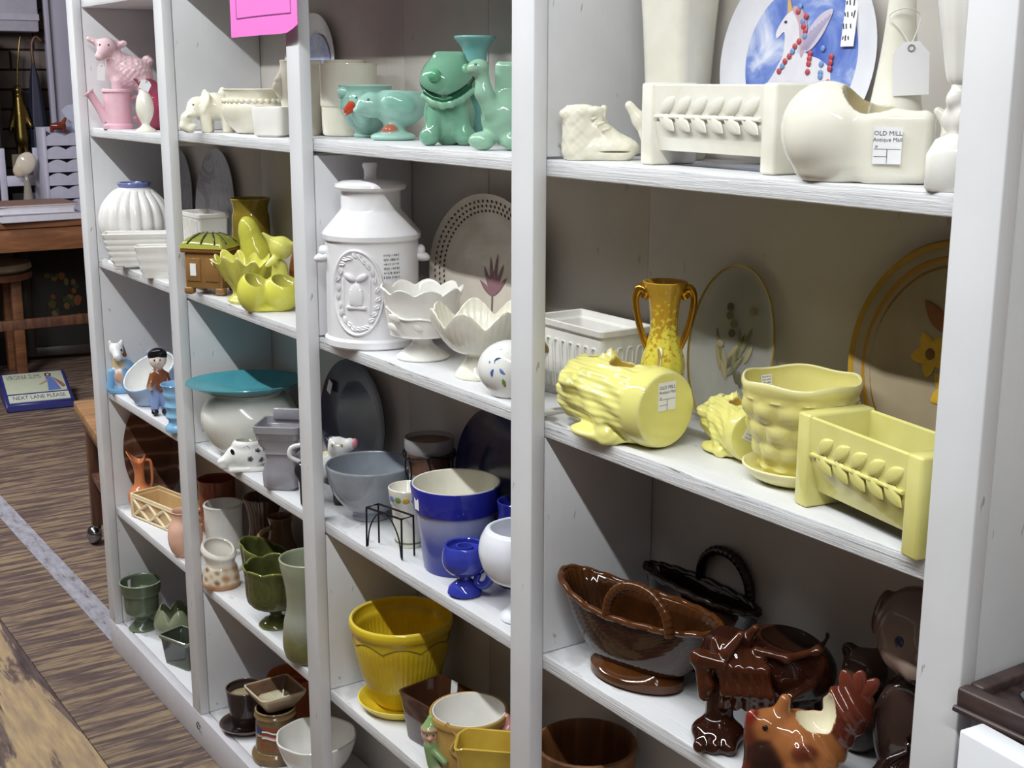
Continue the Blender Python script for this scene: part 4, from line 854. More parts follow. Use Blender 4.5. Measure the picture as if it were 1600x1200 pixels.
obj('lining', lathe([(0, .014), (.047, .018), (.0505, .085), (.0535, .0995), (.0553, .0995), (.0545, .094), (.0520, .086)], 56), GW, t)
for s, hat, bod in ((-1, '#8aa86a', '#7d9a6a'), (1, '#c98a86', '#b97a74')):
    f = Fig(.004); f.e((s*.058, -.022, .084), (.013, .012, .014), '#dcb6a4').c((s*.058, -.022, .094), (s*.056, -.020, .108), .013, .006, hat).e((s*.058, -.024, .094), (.0135, .013, .003), '#c98a86').c((s*.056, -.024, .066), (s*.052, -.028, .040), .012, .011, bod).c((s*.050, -.03, .036), (s*.046, -.04, .020), .008, .007, '#e4ded0').c((s*.05, -.034, .06), (s*.036, -.046, .05), .006, .005, bod).e((s*.058, -.035, .082), (.003, .003, .003), '#dca694')
    el = f.build('elf', PV, t, 56); el.location.z = -.012
    for q in (-.004, .005): blobo('eye', (s*.058+q, -.0335, .087), (.0013, .001, .0016), plain('#2a1d1a', .2), el)
tube('vine_relief', [(-.034, -.046, .10), (-.018, -.055, .085), (-.026, -.052, .06), (-.010, -.056, .045), (-.02, -.052, .022)], .0035, GTN, t, 8)
t = T('yellow_leaf_vase', 'mustard yellow vase with wavy rim below the fourth post', 'vase', 2, 4, 1.655, .044, 52)
rectpot('body', [(.036, .020, 0), (.040, .024, .008), (.046, .028, .085), (.050, .032, .106)], .004, .008, glaze('#cdb04a', '#b8983a', .18), t, .014, rimf=lambda x, y: .003*math.sin(x*160))
# --- fourth bay, top tier
t = T('baby_shoe', 'cream ceramic baby shoe beside the fourth post', 'ornament', 3, 1, 1.858, .066)
f = Fig(.006); cs = '#ece8d6'
f.c((-.026, 0, .012), (-.026, 0, .050), .020, .019, cs).e((.010, 0, .014), (.034, .019, .015), cs).c((-.02, 0, .012), (.020, 0, .010), .018, .017, cs).c((-.008, 0, .034), (.010, 0, .024), .016, .012, cs)
f.c((-.044, -.006, .052), (-.008, -.014, .056), .005, .005, cs).c((-.004, .006, .034), (.002, .006, .058), .006, .004, cs).c((-.006, -.006, .036), (-.002, -.010, .056), .005, .004, cs)
f.cut((-.026, 0, .062), (.014, .013, .022), '#d8d2bc').cut((.02, -.03, .010), (.03, .02, .0012)); f.disp = bumpy(.0005, 330); f.build('body', PV, t, 90)
for k in range(3): tube('lace_relief', [(-.012+k*.006, -.017, .046-k*.006), (-.004+k*.006, -.010, .050-k*.007), (.0+k*.006, .004, .050-k*.007)], .0016, GC, t, 6)
t = T('cream_horn', 'curved cream horn ornament between the baby shoe and tall vase', 'ornament', 3, 1, 1.912, .088)
f = Fig(.006); f.path([(.010, 0, .012), (.004, -.002, .030), (-.008, -.003, .046), (-.020, -.004, .062)], .013, .005, cs).e((.012, 0, .006), (.018, .014, .008), cs).c((.012, 0, .02), (.026, 0, .042), .010, .012, cs); f.build('body', PV, t, 56)
t = T('tall_square_vase', 'tall tapered white vase behind the leaf planter', 'vase', 3, 1, 1.896, .146, 10)
secs = [(.026, .026, 0), (.028, .028, .004), (.030, .030, .08), (.033, .033, .15), (.036, .036, .20), (.039, .039, .26), (.040, .040, .30)]
rectpot('body', secs, .004, .01, GCW, t, .012, rimf=lambda x, y: .004*math.sin(x*150)+.004*math.cos(y*140))
def relief_planter(name, label, x, y, rz, L, Wd, Hh, mat, leaves, b, r, flip=1):
    """planter: barrel body between two square end piers, with a band of raised leaves"""
    t = T(name, label, 'planter', b, r, x, y, rz); secs = []
    for i in range(13):
        u = i/12; secs.append((L/2-.012, Wd/2*(.50+.50*math.sin(math.pi*min(.5, .10+u*.55))**.9), .016+(Hh-.018)*u))
    rectpot('body', secs, .005, .016, mat, t, .006)
    for sx in (-1, 1):
        obj('end_pier', boxm(.020, Wd+.004, Hh+.001, .003, (0, 0, (Hh+.001)/2)), mat, t, (sx*(L/2-.009), 0, 0))
    lf = leafm(.030, .0090, .0042)
    for k in range(leaves):
        xx = -L/2+.030+k*(L-.052)/leaves
        for s in (-1, 1): obj('leaf_relief', lf, mat, t, (xx, -Wd/2*.985-.0005, Hh*.64), (0, R(-s*36), 0))
    tube('stem_relief', [(-L/2+.022, -Wd/2-.0005, Hh*.60), (0, -Wd/2-.001, Hh*.605), (L/2-.022, -Wd/2-.0005, Hh*.60)], .002, mat, t, 8)
    return t
relief_planter('leaf_planter', 'cream rectangular planter with a raised leaf garland and square ends', 2.052, .079, -1.5, .206, .060, .086, glaze('#eeebe0', '#e2dece', .13), 6, 3, 1)
t = T('unicorn_picture_plate', 'white plate with blue picture of a winged unicorn with flowers', 'plate', 3, 1, 2.050, .182, 0); t.location.z += .111
plate(t, .112, .111, glaze('#e9e9ef', '#dddde6', .08), .010, .70); lean(t, R(-6))
tt = NT('sky_picture'); v = tt.coord(); n1 = tt.noise(v, 16, 4, .55, .6); tt.p(Base_Color=tt.ramp(n1, [(.32, lin('#3f57b0')), (.5, lin('#7f95d4')), (.66, lin('#dfe3f2'))]), Roughness=.08)
obj('picture_ground', lathe([(0, 0), (.081, 0), (.0815, .0005), (0, .0006)], 56), tt.m, t, (0, -.0006, 0), (R(90), 0, 0))
def pic(name, poly, m, y=-.0016): return obj(name, prismm([(x*.80, z*.76+.020) for x, z in poly], -.0004, .0004), m, t, (0, y, 0))
UW = plain('#e6e2ea', .2, var=.1, scale=60); UP = plain('#b9aecb', .2)
sm_ = lambda pts: [tuple(p) for p in catmull(pts, 4, True)]
pic('unicorn_drawing', sm_([(-.052, -.074), (-.040, -.040), (-.030, -.018), (-.032, .012), (-.044, .004), (-.047, .014), (-.034, .034), (-.020, .042), (-.006, .030), (.000, .004), (.012, -.018), (.036, -.026), (.056, -.040), (.060, -.062), (.050, -.074)]), UW)
pic('horn_drawing', [(-.030, .038), (-.035, .072), (-.022, .042)], plain('#d9b27a', .3), -.0018)
pic('wing_drawing', sm_([(-.004, -.016), (.010, .012), (.030, .034), (.050, .040), (.044, .020), (.034, .002), (.018, -.014)]), plain('#cfc8da', .2, var=.1), -.002)
for k in range(6): pic('feather_drawing', [(.002+k*.002, -.012), (.016+k*.006, .014+k*.004), (.018+k*.006, .012+k*.004), (.004+k*.002, -.014)], UP, -.0025)
pic('mane_drawing', sm_([(-.022, .044), (-.008, .046), (.006, .026), (.010, .0), (.004, -.024), (-.002, .0), (-.008, .024)]), plain('#c9a9b4', .3), -.0022)
RS = plain('#b8434e', .4, var=0); LBL = plain('#6f93c8', .4, var=0)
for k in range(26):
    g = random.Random(k); q = k/26
    if k < 14: x_, z_ = -.012+.018*math.sin(q*9)+g.uniform(-.006, .006), .046-.11*q*1.6
    else: x_, z_ = .040+.022*math.sin(k*2.1), -.010-.050*(q-.5)*2+g.uniform(-.006, .006)
    obj('flower_drawing', ellm((0, 0, 0), (.0034, .0005, .0034), 8, 4), RS if k % 3 else LBL, t, (x_*.80, -.0032, z_*.76+.020))
pic('eye_drawing', sm_([(-.034, .026), (-.031, .028), (-.029, .026), (-.031, .024)]), INK, -.0024)
sticker(t, (.067, -.0042, .038), (R(90), R(0), 0), .017, .052, 'hand', 21)
t = T('clog_planter', 'glossy cream clog-shaped planter with a printed sticker', 'planter', 3, 1, 2.250, .052)
f = Fig(.012); cl = '#eeebdd'
f.e((-.028, .004, .045), (.040, .038, .044), cl).e((-.026, .004, .008), (.024, .022, .010), cl).b((.036, -.004, .032), (.030, .027, .032), .010, cl).b((.006, .002, .034), (.030, .026, .030), .014, cl, k=.02)
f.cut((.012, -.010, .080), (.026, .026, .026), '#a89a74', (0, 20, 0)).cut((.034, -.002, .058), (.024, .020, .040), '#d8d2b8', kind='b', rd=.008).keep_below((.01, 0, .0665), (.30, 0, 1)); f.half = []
f.build('body', glaze('vc', vc=True, rough=.08), t, 100)
sticker(t, (.026, -.0356, .034), FRONT, .024, .032, 'mall')
t = T('bottle_vase', 'slender white bottle vase with a big blank paper tag', 'vase', 3, 1, 2.226, .130)
pot('body', [(.026, 0), (.029, .006), (.028, .04), (.021, .085), (.0155, .125), (.0125, .165), (.012, .20), (.014, .215)], GCW, t, .002)
paper_tag(t, (.010, -.024, .124), .032, .048, (0, R(-3), 0), [(0, 0, -.004), (-.010, .004, .012), (-.020, .010, .024), (-.006, .003, .030), (.008, .009, .022), (0, .001, -.003)])
t = T('shell_ornament', 'cream spiky shell ornament between the clog and footed vase', 'ornament', 3, 1, 2.296, .142)
f = Fig(.006); f.e((0, 0, .030), (.022, .018, .030), cl).c((.008, 0, .05), (.024, 0, .084), .010, .003, cl).c((-.01, 0, .05), (-.024, 0, .062), .010, .004, cl).e((.012, -.012, .034), (.010, .008, .012), cl).e((.02, -.006, .05), (.008, .008, .012), cl).e((.004, -.014, .02), (.009, .007, .009), cl); f.build('body', PV, t, 60)
t = T('footed_vase', 'white vase with knotted stem on a chamfered square base by the right post', 'vase', 3, 1, 2.366, .048, 34)
obj('base', ringmesh([rrect(a, a, .006, z) for a, z in ((.024, 0), (.026, .003), (.026, .030), (.020, .042), (.012, .046))]), GW, t)
f = Fig(.006); f.c((0, 0, .044), (0, 0, .09), .010, .012, '#e9e6e0')
for a in range(4): f.e((.010*math.cos(a*1.57), .010*math.sin(a*1.57), .058), (.008, .008, .010), '#e9e6e0').e((.011*math.cos(a*1.57+.8), .011*math.sin(a*1.57+.8), .074), (.007, .007, .008), '#e9e6e0')
f.build('knotted_stem', PV, t, 50)
pot('bowl', [(.012, .086), (.016, .092), (.020, .115), (.026, .15), (.030, .18), (.034, .205), (.038, .225)], GW, t, .003, 72, ribs(12, .02), floor=.10)
# --- fourth bay, second tier
t = T('white_fluted_planter', 'white rectangular planter with arched flutes at the back', 'planter', 2, 2, 1.745, .142, 0)
rectpot('body', [(.062, .032, 0), (.064, .034, .004), (.072, .038, .088), (.076, .042, .091), (.077, .043, .098)], .004, .008, GW, t, .006)
for k in range(8):
    x_ = -.056+k*.016; tube('flute_relief', [(x_-.005, -.0345, .010), (x_-.005, -.0378, .066), (x_, -.0385, .074), (x_+.005, -.0378, .066), (x_+.005, -.0345, .010)], .0013, GW, t, 6, m=3)
for k in range(4):
    y_ = -.024+k*.016; tube('flute_relief', [(.0645, y_-.005, .010), (.0705, y_-.005, .066), (.0715, y_, .074), (.0705, y_+.005, .066), (.0645, y_+.005, .010)], .0013, GW, t, 6, m=3)
GYW = glaze('#e0d85e', '#d2c84c', .11, edge='#efe9a0'); YM = glaze('vc', vc=True, rough=.1, edge='#f1ecb4')
GOLD = NT('gold_lustre'); GOLD.p(Base_Color=lin('#c9963a'), Metallic=.9, Roughness=.15); GOLD = GOLD.m
t = T('gold_handled_vase', 'yellow vase with gold scroll handles behind the log planter', 'vase', 3, 2, 1.907, .126)
tt = NT('gold_flecked'); v = tt.coord(); n1 = tt.noise(v, 160, 2, .6); sx = tt.n('ShaderNodeSeparateXYZ'); tt.l(v, sx.inputs[0]); mr = tt.n('ShaderNodeMapRange'); mr.inputs[1].default_value = .09; mr.inputs[2].default_value = .17; tt.l(sx.outputs[2], mr.inputs[0])
ad = tt.n('ShaderNodeMath', operation='MULTIPLY_ADD'); tt.l(mr.outputs[0], ad.inputs[0]); ad.inputs[1].default_value = .35; tt.l(n1, ad.inputs[2]); tt.p(Base_Color=tt.ramp(ad.outputs[0], [(.55, lin('#ddd150')), (.68, lin('#b98f2e'))]), Roughness=.15)
pot('body', [(.026, 0), (.028, .006), (.018, .02), (.022, .05), (.026, .075), (.020, .10), (.016, .12), (.018, .15), (.024, .168), (.026, .174)], tt.m, t, .0025, 72, ribs(10, .02))
for s in (-1, 1):
    tube('handle', [(s*.018, 0, .092), (s*.026, 0, .112), (s*.032, 0, .135), (s*.034, 0, .155), (s*.029, 0, .166), (s*.022, 0, .162), (s*.025, 0, .154)], [.004, .004, .004, .0045, .006, .006, .004], GOLD, t, 10)
t = T('glass_oval_plate', 'clear glass oval plate with gold rim and pressed flowers', 'plate', 3, 2, 1.970, .181, 0); t.location.z += .098
mgl = NT('clear_glass'); mgl.p(Base_Color=lin('#dfe0dc'), Roughness=.05, Transmission_Weight=.8, IOR=1.08); 
plate(t, .070, .098, mgl.m, .008, .75); lean(t, R(-8))
tube('gold_rim', [(.070*math.cos(a), -.0082, .098*math.sin(a)) for a in np.arange(40)*2*math.pi/40], .0014, plain('#b9a052', .3, .6), t, 6, True, 1)
g = random.Random(5); PF = [plain('#6d6a4a', .6), plain('#8a7f5c', .6), plain('#54503e', .6)]
for k in range(16):
    a = g.uniform(50, 130); obj('pressed_flower', leafm(g.uniform(.02, .045), .004, .0006), PF[k % 3], t, (g.uniform(-.02, .02), -.001, g.uniform(-.045, -.010)), (0, R(-a), 0))
for k in range(6): obj('pressed_flower', ellm((0, 0, 0), (.006, .0006, .005), 10, 5), PF[k % 3], t, (g.uniform(-.024, .026), -.0016, g.uniform(.0, .05)))
t = T('amber_platter', 'large amber glass-look plate with golden rim bands and yellow flowers', 'plate', 3, 2, 2.276, .179, 0); t.location.z += .128
plate(t, .118, .128, glaze('#a3957c', '#968870', .08), .012, .72); lean(t, R(-7))
for rr, w_, c_ in ((.97, .006, '#b08a2c'), (.86, .005, '#a97c28'), (.80, .0025, '#8a5f20')):
    obj('rim_band', ringmesh([np.stack([.122*q*np.cos(np.arange(64)*2*math.pi/64), np.full(64, yy), .128*q*np.sin(np.arange(64)*2*math.pi/64)], 1) for q, yy in ((rr-w_*5, -.0005-.012*max(0, (rr-w_*5-.72)/.26)-.0004), (rr, -.0005-.012*(rr-.72)/.26-.0008), (rr+w_*4*.5, -.0005-.012*min(1, (rr+w_*2-.72)/.26)-.0006))], False, False), glaze(c_, rough=.1), t)
for k, (x_, z_) in enumerate(((.0, -.02), (-.028, .012), (.034, .016))):
    for a in range(5): obj('painted_petal', leafm(.024, .009, .0008), glaze('#cfa83a', '#b98f2c', .1), t, (x_, -.001, z_), (0, R(a*72+k*20), 0))
    obj('flower_centre', ellm((0, 0, 0), (.006, .001, .006), 12, 6), plain('#6e4a22', .4), t, (x_, -.0015, z_))
for a in (20, 60, 140): obj('painted_leaf', leafm(.045, .010, .0008), glaze('#8a5a34', rough=.15), t, (-.01, -.0008, .035), (0, R(-a), 0))
def log_planter(label, x, y, s, ex, seed):
    t = T('log_planter', label, 'planter', 3, 2, x, y, None, 'yellow log planters on the shelf'); t.rotation_euler[2] += R(ex)
    f = Fig(.006); yc = '#e8e288'; A = np.array((-.058, .030, .046)); B = np.array((.046, -.026, .046))
    f.c(tuple(A), tuple(B), .040, .046, yc)
    ax = (B-A)/np.linalg.norm(B-A); side = np.array((-ax[1], ax[0], 0))
    u1 = lambda P: np.arctan2((P-A)@side, P[:, 2]-.046)
    f.disp = lambda P: (.0012*np.sin(13*u1(P)+6*((P-A)@ax)/.1+.8*np.sin(70*((P-A)@ax)))+.0005*np.sin(37*u1(P)+seed+30*((P-A)@ax)))*np.clip((.112-((P-A)@ax))/.01, 0, 1)
    f.keep_below(tuple(B+ax*.018), tuple(ax)).keep_below(tuple(A-ax*.014), tuple(-ax))
    f.c((-.048, -.014, .068), (-.004, -.040, .010), .009, .011, yc).c((-.06, .0, .05), (-.066, -.012, .062), .018, .012, yc).e((-.01, -.012, .008), (.05, .034, .009), yc)
    f.c((-.030, .02, .082), (-.034, .024, .094), .014, .012, yc).c((.026, .012, .078), (.034, .016, .098), .012, .007, yc)
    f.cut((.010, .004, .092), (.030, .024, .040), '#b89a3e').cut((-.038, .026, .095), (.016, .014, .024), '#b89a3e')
    o = f.build('body', YM, t, 104); t.scale = (s, s, s); return t, B, ax
t, B, ax = log_planter('large yellow log-shaped planter with bark texture and printed sticker', 1.922, .057, 1.0, -20, 1)
sticker(t, tuple(B+ax*.0186+np.array((0, 0, .016))), (R(90), 0, math.atan2(ax[1], ax[0])+math.pi/2), .026, .032, 'mall')
t, B, ax = log_planter('smaller yellow log-shaped planter with slanted handwritten sticker', 2.046, .119, .66, -38, 4)
sticker(t, tuple(B+ax*.0186+np.array((0, 0, .002))), (R(90), R(28), math.atan2(ax[1], ax[0])+math.pi/2), .040, .026, 'hand', 8)
t = T('pebbled_flower_pot', 'pale yellow pebble-textured flower pot with attached saucer', 'pot', 3, 2, 2.154, .100)
GPB = glaze('#ddd488', '#cfc573', .14, edge='#ece6b4')
obj('saucer', lathe([(0, 0), (.036, 0), (.048, .006), (.056, .015), (.057, .018), (.055, .019), (.044, .011), (0, .010)], 64), GPB, t)
def peb(th, r, z, u):
    row = np.floor(z/.0225); w = np.abs(np.sin(th*5.5+row*1.57))*np.abs(np.sin(math.pi*z/.0225)); return r*(1+.10*w**.75*((z > .016) & (z < .092))), z
pr = [(.036, .010)]+[(.036+.022*((z-.012)/.08)**.8, z) for z in np.linspace(.012, .094, 34)]+[(.0595, .098), (.061, .104), (.0605, .108)]
def pebo(th, r, z, u): return peb(th, r, z, u) if u < .5 else (r, z+.0016*np.sin(5*th))
pot('body', pr, GPB, t, .0035, 130, pebo, sm=0, floor=.02)
sticker(t, (-.036, .040, .094), (R(80), 0, R(42)), .014, .014, 'hand', 9)
relief_planter('yellow_relief_planter', 'pale yellow rectangular planter with raised leaf garland at the shelf front', 2.302, .062, -10.7, .176, .074, .092, glaze('#e2dc8e', '#d6ce78', .14), 5, 3, 2)
# --- fourth bay, third tier
BRW = glaze('#4a2a16', '#351c0e', .09, var=40, edge='#8a5424'); 
tt = NT('wicker_glaze'); v = tt.coord((90, 90, 160)); ck = tt.n('ShaderNodeTexBrick'); ck.inputs['Scale'].default_value = 1; ck.inputs['Mortar Size'].default_value = .06; tt.l(v, ck.inputs[0])
def basket(t, L, Wd, Hh, mat, dark, arches, z0=.022, hx=.034, upt=.020):
    n = 120; th = np.arange(n)*2*math.pi/n; rings = []
    for i in range(27):
        u = i/26; k = .52+.48*u**.62; z = z0+(Hh-z0)*u
        wv = 1+.014*np.sin(th*46+(i % 2)*math.pi)*(0 if i in (0, 26) else 1)
        rings.append(np.stack([L/2*k*np.cos(th)*wv-.012*u*0, Wd/2*k*np.sin(th)*wv, z+upt*u*np.maximum(0, -np.cos(th))**2], 1))
    top = rings[-1]
    for dr, dz, in ((-.003, .002), (-.006, 0)):
        q = top.copy(); nn = np.linalg.norm(q[:, :2], axis=1); q[:, :2] *= (1+dr/nn)[:, None]; q[:, 2] += dz; rings.append(q)
    for i in (20, 12, 4):
        q = rings[i].copy(); nn = np.linalg.norm(q[:, :2], axis=1); q[:, :2] *= (1-.006/nn)[:, None]; q[:, 2] += .003; rings.append(q)
    obj('woven_body', ringmesh(rings, sharp=0), mat, t)
    obj('foot', lathe([(0, 0), (.030, 0), (.034, .004), (.034, .014), (.028, .020), (.026, z0+.004), (0, z0+.004)], 60, e=(L/.12, Wd/.085)), glaze('#5c3416', '#46260f', .12) if not dark else mat, t)
    braid = [(top[j][0], top[j][1], top[j][2]+.0015) for j in range(0, n, 2)]
    def brm(P_, rad):
        me = tubem(P_, rad, 8, True, 2); return me
    obj('braided_rim', brm([(p[0], p[1], p[2]+.0008*math.sin(k*2.1)) for k, p in enumerate(braid)], .0042), mat, t)
    for sy in arches:
        hp = [(hx+a_, sy*Wd/2*.96, Hh+b_) for a_, b_ in ((-.046, .0), (-.041, .026), (-.019, .046), (.014, .046), (.037, .026), (.044, .0))]
        P_ = catmull(hp, 12); rd = .0058+.0008*np.abs(np.sin(np.arange(len(P_))*1.1))
        obj('handle', tubem([tuple(p) for p in P_], list(rd), 10, m=2), mat, t)
BK = glaze('#3a1f0d', '#281407', .1, var=40, edge='#5c3416')
t = T('basket_planter', 'brown glazed wicker-look cradle basket planter with arched handle', 'planter', 3, 3, 1.934, .075, 15); basket(t, .226, .098, .092, BK, False, (-1,))
t = T('dark_basket', 'darker brown basket with arched handle in the shadow behind', 'planter', 3, 3, 1.945, .163, 0); basket(t, .200, .050, .100, glaze('#2a1c16', '#1d120d', .12), True, (1,), hx=.02, upt=0)
t = T('brown_pouch_figurine', 'glossy dark brown strapped pouch ornament standing on clawed foot', 'ornament', 3, 3, 2.098, .066); t.scale = (1.12, 1.12, 1.12)
f = Fig(.007); b1 = '#2c130c'; b2 = '#442112'
f.e((.056, .020, .072), (.052, .042, .036), b1, (0, 12, 0)).c((.0, .0, .088), (.012, 0, .058), .026, .022, b1).c((-.004, -.010, .060), (-.006, -.012, .018), .015, .013, b1)
f.e((-.006, -.018, .013), (.026, .022, .014), b1)
for k in (-1, 0, 1): f.c((-.006+k*.011, -.024, .014), (-.008+k*.014, -.040, .007), .008, .007, b1)
f.c((.050, .03, .05), (.052, .03, .012), .018, .020, b1).c((.080, .02, .05), (.082, .02, .012), .014, .014, b1)
for k in range(5): 
    x0 = -.012+k*.0105; f.path([(x0, -.018, .108-k*.004), (x0+.006, -.030, .086), (x0+.012, -.032, .062), (x0+.012, -.026, .044)], .0042, .0036, b2)
f.path([(.030, -.026, .052), (.056, -.024, .052), (.080, -.014, .068), (.094, 0, .090)], .004, .003, b2)
f.cut((.060, .012, .112), (.034, .026, .022), '#24120c', (0, 14, 0)).c((.020, 0, .106), (.026, -.006, .118), .006, .004, b2)
f.path([(.028, -.016, .100), (.056, -.022, .096), (.086, -.010, .102), (.094, .012, .108)], .0035, .0035, b2)
f.build('body', glaze('vc', vc=True, rough=.07, edge='#5a301c'), t, 110)
f = Fig(.005); f.c((-.026, -.026, .092), (-.004, -.030, .090), .010, .007, b2).c((-.022, -.026, .080), (-.020, -.030, .056), .008, .006, b2).e((-.018, -.030, .066), (.007, .006, .007), b2).c((.0, -.026, .10), (.012, -.02, .116), .007, .004, b2); f.build('bow', glaze('vc', vc=True, rough=.07, edge='#6a3c20'), t, 50)
t = T('turkey_planter', 'orange and brown glazed turkey planter with cream inside', 'planter', 3, 3, 2.215, .062)
f = Fig(.008); o1 = '#9c6238'; o2 = '#5e2a1e'; o3 = '#2c1a16'
f.e((0, 0, .042), (.046, .036, .036), o1).e((-.030, -.014, .030), (.026, .024, .028), o3).e((-.034, -.006, .062), (.020, .018, .018), o1).e((-.046, -.010, .052), (.012, .012, .020), o2).c((-.022, -.004, .074), (-.018, -.004, .092), .010, .006, o1).e((.012, -.026, .034), (.024, .014, .020), o1)
f.c((.030, .004, .05), (.044, .006, .082), .020, .024, o2).e((.046, .006, .088), (.024, .012, .026), o2).b((0, 0, .006), (.036, .028, .006), .004, o3).cut((.014, -.006, .082), (.020, .018, .026), '#e4dcc0').c((-.04, -.02, .036), (-.052, -.026, .014), .010, .008, o2).e((.004, -.032, .050), (.012, .008, .008), o2).e((.026, -.026, .026), (.014, .012, .010), '#4a2218').e((-.004, -.034, .022), (.014, .010, .012), '#7e4426').e((-.050, -.012, .072), (.006, .006, .009), '#7a1f1c')
f.disp = lambda P: .0012*np.sin(P[:, 0]*330+P[:, 2]*260)*np.clip((P[:, 0]+.01)/.02, 0, 1); f.build('body', glaze('vc', vc=True, rough=.07, edge='#b07444'), t, 104)
for a in (-20, 10, 40): obj('tail_feather', ellm((0, 0, 0), (.010, .005, .026)), glaze('#7a3a2a', '#5a2a20', .08), t, (.050+.010*math.sin(R(a)), .004, .094+.010*math.cos(R(a))), (0, R(a), 0))
blobo('eye', (-.036, -.0235, .068), (.003, .002, .003), plain('#141014', .1), t)
t = T('puppy_figurine', 'dark brown ceramic puppy with pale face and blue eye in the corner', 'figurine', 3, 3, 2.284, .140); t.scale = (1.0, 1.0, 1.14)
f = Fig(.010); d1 = '#3b2b26'; d2 = '#8f7c70'
f.e((.010, .010, .055), (.044, .036, .056), d1).e((0, -.006, .150), (.036, .034, .038), d2).e((.010, -.034, .132), (.020, .018, .016), d2).e((-.032, .008, .164), (.008, .012, .022), '#5c4236', (0, 15, 0)).e((.036, .008, .164), (.008, .012, .022), '#5c4236', (0, -15, 0)).e((0, .010, .180), (.018, .016, .010), '#6a4a3c').e((-.018, -.02, .014), (.016, .024, .014), d1).e((.03, -.02, .014), (.016, .024, .014), d1).cut((.012, -.052, .122), (.014, .010, .003), '#2a1a1a')
f.build('body', glaze('vc', vc=True, rough=.12), t, 84)
for s in (-.012, .020): blobo('eye', (s, -.036, .154), (.0055, .004, .0055), plain('#2c3350', .05), t)
blobo('nose', (.014, -.050, .140), (.006, .005, .005), plain('#3a2a2a', .1), t)
t = T('bear_figurine', 'small dim brown bear figurine behind the pouch ornament', 'figurine', 3, 3, 2.205, .166)
f = Fig(.008); f.e((0, 0, .04), (.030, .026, .042), d1).e((0, -.004, .096), (.024, .022, .024), '#5c4a40').e((-.018, 0, .116), (.008, .006, .008), d1).e((.018, 0, .116), (.008, .006, .008), d1).e((0, -.024, .090), (.010, .008, .008), '#6a574b'); f.build('body', PV, t, 52)
t = T('brown_jug', 'small dark brown glossy jug against the right post', 'jug', 3, 3, 2.366, .062)
pot('body', [(.022, 0), (.028, .006), (.030, .05), (.027, .08), (.016, .098), (.018, .112)], glaze('#2c1a16', '#1e110e', .06), t)
tube('handle', [(-.016, -.006, .102), (-.032, -.012, .09), (-.032, -.012, .06), (-.027, -.010, .05)], .004, glaze('#2c1a16', '#1e110e', .06), t)
# --- fourth bay, fourth tier
t = T('wood_grain_bucket', 'brown wood-grained bucket below the basket planter', 'bucket', 2, 4, 1.780, .118)
pot('body', [(.056, 0), (.059, .004), (.068, .12), (.070, .136)], wood('#8a5a34', '#5c381e', (30, 30, 2), 1, .5), t, .006, sm=0)
# ------------------------------------------------------------------ pink sign, right-hand display, back of the room
t = thing('pink_price_sign', 'bright pink paper sign taped across the third post', 'sign', (1.095, -.012, 1.452), 0)
MPK = plain('#f27ad0', .7, var=.03)
def wav(me):
    for v in me.vertices: v.co.y += -.006*math.sin(v.co.x*14+1)-.10*max(0, v.co.x-.09)
    me.update(); return me
def sheet(poly, nx=14, nz=8):
    x0, x1, z1 = poly; V, F = [], []
    for i in range(nx+1):
        for j in range(nz+1):
            u = i/nx; x = x0+(x1-x0)*u; zb = .0+.012*max(0, (u-.82)/.18)**1.5; V.append((x, 0, zb+(z1-zb)*j/nz))
    for i in range(nx):
        for j in range(nz): a = i*(nz+1)+j; F.append((a, a+nz+1, a+nz+2, a+1))
    me = mk(V, F, 0, False); return me
o = obj('sheet', wav(sheet((-.148, .135, .22))), MPK, t); md_ = o.modifiers.new('paper', 'SOLIDIFY'); md_.thickness = .0006
def bar(x0, x1, z0, z1): return wav(mk([(x0+(x1-x0)*i/10, -.0009, z) for i in range(11) for z in (z0, z1)], [(2*i, 2*i+2, 2*i+3, 2*i+1) for i in range(10)], 0))
obj('printed_border', joinm([bar(-.118, .112, .0285, .030), bar(-.1185, -.1170, .030, .21), bar(.111, .1125, .030, .21)]), plain('#8a3a86', .7, var=0), t)
# right-hand compartment
t = thing('display_tray', 'dark wooden display tray with moulded lip in the right-hand compartment', 'tray', (2.447, -.010, .872), 0)
WD = wood('#4a3a36', '#2c2226', (2, 20, 20), 3, .4)
obj('tray_base', boxm(.52, .17, .008, .001, (.26, .09, .008)), WD, t)
obj('rim', boxm(.52, .014, .022, .003, (.26, .007, .011)), WD, t); obj('rim', boxm(.014, .155, .022, .003, (.007, .094, .011)), WD, t); obj('rim', boxm(.52, .012, .022, .003, (.26, .178, .011)), WD, t)
obj('rim_bead', tubem([(.001, -.002, .004), (.519, -.002, .004)], .003, 8, m=1), WD, t)
for x_ in (.04, .26, .48): obj('bracket', boxm(.02, .12, .872-.60, .003, (x_, .10, -(.872-.60)/2)), WD, t)
tb = tag(obj('lower_cabinet', boxm(.56, .168, .520, .004), MP, None, (2.728, .1065, .0755+.2602)), 'white painted cabinet box at the bottom of the right-hand compartment', 'cabinet')
for o_ in [c for c in t.children if c.name.startswith('bracket')]: o_.location.z = 0
t = thing('silver_spoon', 'shiny silver spoon lying on the dark display tray', 'spoon', (2.492, .034, .8848), R(-12))
SIL = plain('#b8bcc4', .15, 1.0)
obj('bowl', ellm((0, 0, .004), (.016, .011, .004)), SIL, t); tube('handle', [(.012, 0, .004), (.05, .004, .007), (.10, .0, .005)], [.003, .0022, .004], SIL, t)
t = tag(obj('display_board', boxm(.30, .026, .878, .002), plain('#eceef4', .45, var=.02), None, (2.628, -.047, .4395), (0, 0, R(-6))), 'clean white display board standing on end in front of the tray', 'board')
